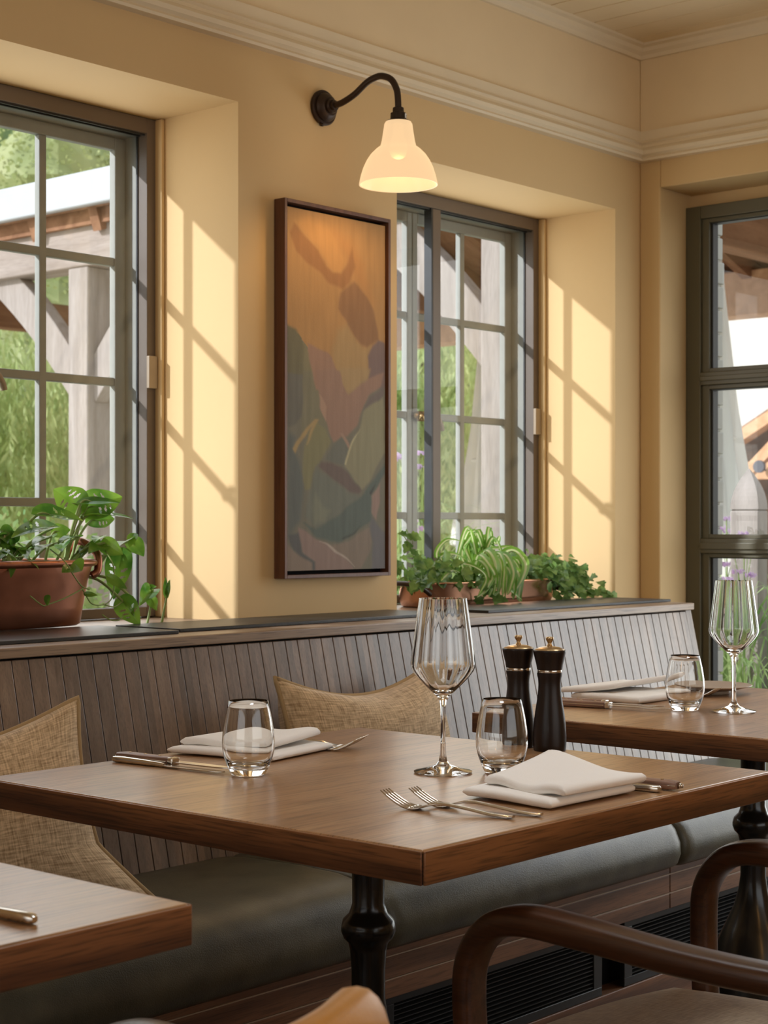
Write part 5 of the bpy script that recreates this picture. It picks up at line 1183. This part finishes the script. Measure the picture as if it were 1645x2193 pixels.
# closed white parasol standing in the shelter's edge
def parasol(loc, h, label, r=.17):
    t = thing('closed_parasol', label, 'parasol', loc, 0, 'closed white parasols in the garden')
    m = MB(); m.tube([(0, 0, 0), (0, 0, h + .12)], .022, 12); m.build('pole', M['oak_grey'], t, local=True, smooth=True)
    m = MB(); m.lathe([(.25, 0), (.25, .04), (.05, .07), (.04, .3)], 28); m.build('base', M['castiron'], t, local=True, smooth=True, angle=50)
    def mod(a, z): return 1 + .22 * math.cos(7 * a + 1.3 * math.sin(z * 5)) * (1 if z < h - .2 else .4)
    m = MB(); m.lathe([(.01, h + .02), (.035, h), (.055, h - .2), (.085, h - .6), (.13, h - 1.0), (r, h - 1.35), (r * 1.05, h - 1.5), (r * .9, h - 1.52), (r * .5, h - 1.3), (.03, h - .9)], 84, mod=mod)
    m.build('canopy', M['canvas_white'], t, local=True, smooth=True)
    m = MB(); m.lathe([(.112, 0), (.122, .012), (.112, .024)], 24, (0, 0, h - .95)); m.build('tie_strap', M['canvas_white'], t, local=True, smooth=True)
    return t
pa = parasol((7.45, 4.32, -.06), 2.52, 'closed white parasol seen past the painted brick in the right window', .20)
dup(pa, (8.95, 6.92, -.06), label='closed white parasol half behind the oak post in the second window')
# white rendered annexe behind the shelter, with its larch porch
an = thing('white_annexe', 'white rendered annexe building behind the shelter in the right window', 'building', (21, 8.5, -.06))
m = MB(); m.box(19.0, 24.0, -6, 12.0, -.06, 5.2); m.build('wall', M['render'], an)
m = MB(); m.prism([(18.7, 5.15), (24.3, 5.15), (21.5, 7.0)], -6.3, 12.3, 'y'); m.build('roof', M['slate'], an)
po = thing('larch_porch', 'orange larch gabled porch in front of the white annexe', 'porch', (16.0, 7.2, -.06))
def q3(x, y, z): return (15.2 + (x - 12.6), y * 1.207, 1.08 + (z - 1.08) * 1.207)
for y in (8.51, 7.99, 5.19):
    m = MB(); m.box(15.2, 15.36, y - .085, y + .085, -.06, 1.71); m.build('post', M['orange_timber'], po, bevel=.008)
m = MB(); m.box(15.18, 15.38, 4.8, 8.75, 1.55, 1.73); m.build('tie_beam', M['orange_timber'], po, bevel=.008)
m = MB(); m.beam(q3(12.56, 7.45, 1.58), q3(12.56, 5.65, 2.58), .11, .18, up=(1, 0, 0)); m.beam(q3(12.56, 3.85, 1.58), q3(12.56, 5.65, 2.58), .11, .18, up=(1, 0, 0)); m.build('bargeboard', M['orange_timber'], po)
m = MB(); m.beam(q3(12.64, 6.95, 1.55), q3(12.64, 6.30, 2.15), .11, .17, up=(1, 0, 0)); m.build('strut', M['orange_timber'], po)
m = MB(); m.box(15.7, 15.8, 4.9, 8.65, -.06, 2.1); m.box(15.7, 15.8, 5.6, 8.0, 2.1, 2.5); m.build('back_wall', M['oak_brown'], po)
for y in (8.22, 7.6):
    m = MB(); m.box(15.64, 15.7, y - .14, y + .14, 1.22, 1.50); m.build('window', M['darkwin'], po, bevel=.005)
m = MB(); m.add([q3(12.5, 7.5, 1.60), q3(14.6, 7.5, 1.60), q3(14.6, 5.65, 2.64), q3(12.5, 5.65, 2.64), q3(12.5, 3.8, 1.6), q3(14.6, 3.8, 1.6)], [(0, 1, 2, 3), (3, 2, 5, 4)]); m.build('roof', M['oak_brown'], po, solid=.05)
m = MB(); m.tube([(15.05, 8.22, 1.675), (15.09, 8.22, 1.675)], .062, 28); m.tube([(15.09, 8.22, 1.675), (15.2, 8.22, 1.64)], .014, 8); tag(m.build('round_wall_lamp', M['lampdark'], smooth=True, angle=50, loc=(15.13, 8.22, 1.675)), 'dark round lamp on the larch porch', 'lamp')
# pale oak bollard with a pointed head, close outside the right window
bo = thing('timber_bollard', 'pale oak garden post with a pointed head outside the right window', 'post', (5.37, 2.97, -.06), R(10))
m = MB(); m.box(-.052, .052, -.052, .052, 0, 1.195); m.build('shaft', M['oak_grey'], bo, local=True, bevel=.005)
m = MB(); n_ = 10; rows = []
for k in range(n_ + 1):
    t = k / n_; r = .050 * (1 - t ** 1.9) + .0015; z = 1.2 + .145 * t ** .95; rows.append([(-r, -r, z), (r, -r, z), (r, r, z), (-r, r, z)])
m.add([q for r_ in rows for q in r_], [(i * 4 + k, i * 4 + (k + 1) % 4, (i + 1) * 4 + (k + 1) % 4, (i + 1) * 4 + k) for i in range(n_) for k in range(4)] + [(3, 2, 1, 0), tuple(n_ * 4 + k for k in range(4))])
m.build('pointed_head', M['oak_grey'], bo, local=True)
m = MB(); m.box(-.047, .047, -.047, .047, 1.194, 1.201); m.build('groove', M['bark'], bo, local=True)

# ------------------------------------------------------------------ garden plants
def grass_clump(loc, r, h, n, label, seed, mat='grassm', group='ornamental grasses under the windows'):
    rnd = random.Random(seed); t = thing('ornamental_grass', label, 'grass', loc, 0, group); t['kind'] = 'thing'; m = MB()
    for k in range(n):
        a = rnd.uniform(0, 6.283); q = r * rnd.random() ** .5; p = Vector((q * math.cos(a), q * math.sin(a), 0)); b_ = rnd.uniform(0, 6.283); out = rnd.uniform(.15, .65) * h; hh = h * rnd.uniform(.55, 1.0)
        e = Vector((math.cos(b_), math.sin(b_), 0)); pts = [p, p + e * out * .18 + UZ * hh * .6, p + e * out * .6 + UZ * hh * .98, p + e * out + UZ * hh * (.82 if rnd.random() < .6 else .95)]
        w = rnd.uniform(.003, .007); c = catmull(pts, 3); s_ = e.cross(UZ).normalized() if rnd.random() < .5 else VIEW_RIGHT; n2 = len(c)
        vs = []
        for i, q_ in enumerate(c):
            ww = w * (1 - (i / (n2 - 1)) ** 2 * .95); vs += [q_ - s_ * ww, q_ + s_ * ww]
        m.add(vs, [(2 * i, 2 * i + 1, 2 * i + 3, 2 * i + 2) for i in range(n2 - 1)])
    m.build('blades', M[mat], t, local=True); return t
grass_clump((5.50, 3.02, -.06), .26, .98, 420, 'tall ornamental grass nearest the painted brick, in the right window', 1)
grass_clump((5.95, 3.02, -.06), .28, .96, 380, 'ornamental grass at the right edge of the view, beyond the garden post', 2)
grass_clump((6.25, 3.62, -.06), .30, 1.0, 380, 'ornamental grass farther out behind the pointed garden post', 3)
grass_clump((4.35, 4.15, -.06), .26, 1.20, 300, 'tall grass outside the second window, beside its painted pier edge', 4)
grass_clump((5.4, 5.0, -.06), .36, 1.25, 320, 'grass farther out in the second window, in front of the willow', 6)
def verbena(loc, h, label, seed):
    rnd = random.Random(seed); t = thing('verbena', label, 'flower', loc, 0, 'lilac verbenas in the garden'); m = MB(); m.tube([(0, 0, 0), (.01, 0, h * .5), (0, 0, h)], .0022, 6)
    heads = [(0, 0, h)]
    for k in range(3):
        q = (rnd.uniform(-.06, .06), rnd.uniform(-.06, .06), h - rnd.uniform(.0, .06)); m.tube([(0, 0, h * .8), q], .0015, 5); heads.append(q)
    m.build('stem', M['stem'], t, local=True); m = MB()
    for (x, y, z) in heads:
        for k in range(26):
            a = rnd.uniform(0, 6.283); e = rnd.uniform(-.2, 1); r = rnd.uniform(.010, .017); c = Vector((x + r * math.cos(a) * 1.2, y + r * math.sin(a) * 1.2, z + r * e * .7)); s_ = .0045
            m.add([c + Vector((-s_, 0, -s_)), c + Vector((s_, 0, -s_)), c + Vector((s_, s_, s_)), c + Vector((-s_, s_, s_))], [(0, 1, 2, 3)])
    m.build('flower_head', M['flower'], t, local=True); return t
for k, (x, y, h, lb) in enumerate([(5.50, 3.135, 1.165, 'lilac verbena head left of the pointed garden post'), (5.18, 2.885, 1.11, 'lilac verbena low in front of the garden post, above the transom'), (5.32, 3.03, 1.0, 'lilac verbena below the transom by the painted brick'),
                                   (5.17, 2.90, .98, 'lilac verbena just above the right-hand wine glass'), (4.56, 3.90, 1.39, 'lilac verbena at the left pane of the second window'), (4.63, 3.87, 1.40, 'lilac verbena beside the sliding stile of the second window'), (4.17, 3.585, 1.17, 'lilac verbena low in the second window')]):
    verbena((x, y, -.06), h, lb, 20 + k)
def core(m, c, r, seed, sx=1.0, sy=1.0, sz=1.0):
    vs = []; nu, nv = 10, 14
    for i in range(nu + 1):
        for j in range(nv):
            a, b_ = math.pi * i / nu, 2 * math.pi * j / nv; v = Vector((math.sin(a) * math.cos(b_), math.sin(a) * math.sin(b_), math.cos(a)))
            k = r * (1 + .22 * noise.noise(v * 3 + c + Vector((seed, 0, 0)))); vs.append((c.x + v.x * k * sx, c.y + v.y * k * sy, max(.02, c.z + v.z * k * sz)))
    m.add(vs, [(i * nv + j, i * nv + (j + 1) % nv, (i + 1) * nv + (j + 1) % nv, (i + 1) * nv + j) for i in range(nu) for j in range(nv)])
def shrub(loc, rx, ry, rz, n, label, seed, mat='shrub', size=.05, name='shrub', group='shrubs outside the windows', cat='shrub'):
    rnd = random.Random(seed); t = thing(name, label, cat, loc, 0, group); m = MB()
    for k in range(n):
        v = Vector((rnd.gauss(0, 1), rnd.gauss(0, 1), rnd.gauss(0, 1))).normalized(); rr = rnd.uniform(.62, 1.0); lump = 1 + .18 * noise.noise(v * 2.5 + Vector((seed, 0, 0)))
        c = Vector((v.x * rx * rr * lump, v.y * ry * rr * lump, rz + v.z * rz * rr * lump)); c.z = max(.01, c.z)
        d = (v + Vector((rnd.uniform(-.8, .8), rnd.uniform(-.8, .8), rnd.uniform(-.6, .6)))).normalized(); s_ = d.cross(Vector((rnd.random(), rnd.random(), .3))).normalized(); L = size * rnd.uniform(.6, 1.3)
        m.add([c, c + d * L * .5 + s_ * L * .32, c + d * L, c + d * L * .5 - s_ * L * .32], [(0, 1, 2, 3)])
    core(m, Vector((0, 0, rz)), .72, seed, rx, ry, rz)
    m.build('foliage', M[mat], t, local=True)
    m = MB()
    for k in range(5):
        a = k * 1.256; m.tube([(0, 0, 0), (rx * .3 * math.cos(a), ry * .3 * math.sin(a), rz * .9), (rx * .5 * math.cos(a), ry * .5 * math.sin(a), rz * 1.4)], .012, 6)
    m.build('branch', M['bark'], t, local=True); return t
shrub((4.1, 5.55, -.06), .55, .5, .60, 2600, 'low clipped green shrub behind the left copper trough', 11, size=.035)
shrub((3.45, 4.9, -.06), .5, .4, .52, 1600, 'low green shrub at the far left of the left window', 12, size=.04)
shrub((5.0, 4.45, -.06), .45, .45, .56, 900, 'broad-leaved yellow-green plant in the second window', 13, 'willow', .13)
shrub((4.75, 3.75, -.06), .30, .25, .50, 420, 'blue-green big-leaved plant close outside the second window', 14, 'shrub', .12)
def tree(loc, h, cr, n, label, seed, mat, size=.16, trunk_h=None, name='tree', group='trees beyond the shelter'):
    rnd = random.Random(seed); t = thing(name, label, 'tree', loc, 0, group); m = MB(); th = trunk_h or h * .35
    blobs = [(Vector((rnd.uniform(-.6, .6) * cr, rnd.uniform(-.6, .6) * cr, rnd.uniform(th * .6, h - cr * .45))), cr * rnd.uniform(.38, .62)) for _ in range(16)]
    for k in range(n):
        b_, r = blobs[k % 16]; v = Vector((rnd.gauss(0, 1), rnd.gauss(0, 1), rnd.gauss(0, 1))).normalized(); c = b_ + v * r * rnd.uniform(.7, 1.05)
        d = (v + Vector((rnd.uniform(-1, 1), rnd.uniform(-1, 1), rnd.uniform(-1, .5)))).normalized(); s_ = d.cross(Vector((rnd.random(), rnd.random(), .3))).normalized(); L = size * rnd.uniform(.6, 1.3)
        m.add([c, c + d * L * .5 + s_ * L * .35, c + d * L, c + d * L * .5 - s_ * L * .35], [(0, 1, 2, 3)])
    for b_, r in blobs: core(m, b_, r * .80, seed)
    m.build('crown', M[mat], t, local=True)
    m = MB(); m.tube([(0, 0, 0), (.05, 0, th), (0, .05, h * .75)], [.22, .16, .05], 10); m.build('trunk', M['bark'], t, local=True, smooth=True); return t
def willow(loc, h, r, n, label, seed):
    rnd = random.Random(seed); t = thing('willow_tree', label, 'tree', loc, 0, 'weeping willows beyond the shelter'); m = MB()
    for k in range(n):
        a = rnd.uniform(0, 6.283); q = r * rnd.random() ** .5; top = h * (1 - .35 * (q / r) ** 2) * rnd.uniform(.75, 1); p = Vector((q * math.cos(a), q * math.sin(a), top)); drop = rnd.uniform(.4, .95) * top; nn = 16
        sw = Vector((rnd.uniform(-.3, .3), rnd.uniform(-.3, .3), 0))
        for i in range(nn):
            tt = i / nn; c = p + sw * tt * tt - UZ * drop * tt; d = Vector((rnd.uniform(-1, 1), rnd.uniform(-1, 1), -1.6)).normalized(); L = rnd.uniform(.10, .20); s_ = d.cross(Vector((rnd.random(), rnd.random(), .2))).normalized() * L * .10
            m.add([c, c + d * L * .5 + s_, c + d * L, c + d * L * .5 - s_], [(0, 1, 2, 3)])
    m.build('hanging_foliage', M['willow'], t, local=True)
    m = MB(); m.tube([(0, 0, 0), (.1, 0, h * .5), (0, .1, h * .85)], [.2, .15, .06], 10); m.build('trunk', M['bark'], t, local=True, smooth=True); return t
def dpos(u, d): v = Vector((.7524 + u * .6587, .6587 - u * .7524, 0)) * d; return (v.x, v.y, -.06)
tree(dpos(-.20, 31), 11.5, 4.6, 26000, 'tall dark green tree filling the top of the left window above the white roof', 32, 'tree_a', .14)
tree(dpos(-.205, 22.5), 6.8, 2.3, 24000, 'paler leafy tree just behind the white roof edge in the left window', 34, 'tree_b', .075)
tree(dpos(-.52, 32), 9.5, 3.6, 5000, 'dark green tree far to the left of the left window', 31, 'tree_a', .2)
tree(dpos(-.03, 46), 12.0, 3.8, 5000, 'tree hidden mostly behind the pier between the windows', 36, 'tree_a', .2)
tree(dpos(.05, 27), 8.0, 3.3, 18000, 'green tree behind the willow in the second window', 37, 'tree_a', .13)
willow(dpos(-.24, 16.2), 3.4, 1.15, 620, 'weeping willow in the lower panes of the left window', 41)
willow(dpos(-.165, 18.4), 3.2, 1.2, 520, 'weeping willow beside the oak post in the left window', 42)
willow(dpos(.02, 17.6), 4.5, 1.6, 1000, 'tall weeping willow filling the second window', 43)
for k, u in enumerate((-.36, -.30, -.25, -.20, -.15, -.09, -.02, .04, .10)):
    p = dpos(u, 22.5); shrub(p, .46, .46, 1.25, 1300, ['hedge shrub at the far left of the garden', 'second hedge shrub from the left of the garden', 'hedge shrub behind the left pane willow', 'hedge shrub behind the oak post in the left window', 'hedge shrub behind the left reveal', 'hedge shrub behind the painted pier', 'hedge shrub at the left of the second window', 'hedge shrub behind the tall willow', 'hedge shrub behind the oak post in the second window'][k], 50 + k, 'tree_a', .16, group='hedge at the end of the garden')
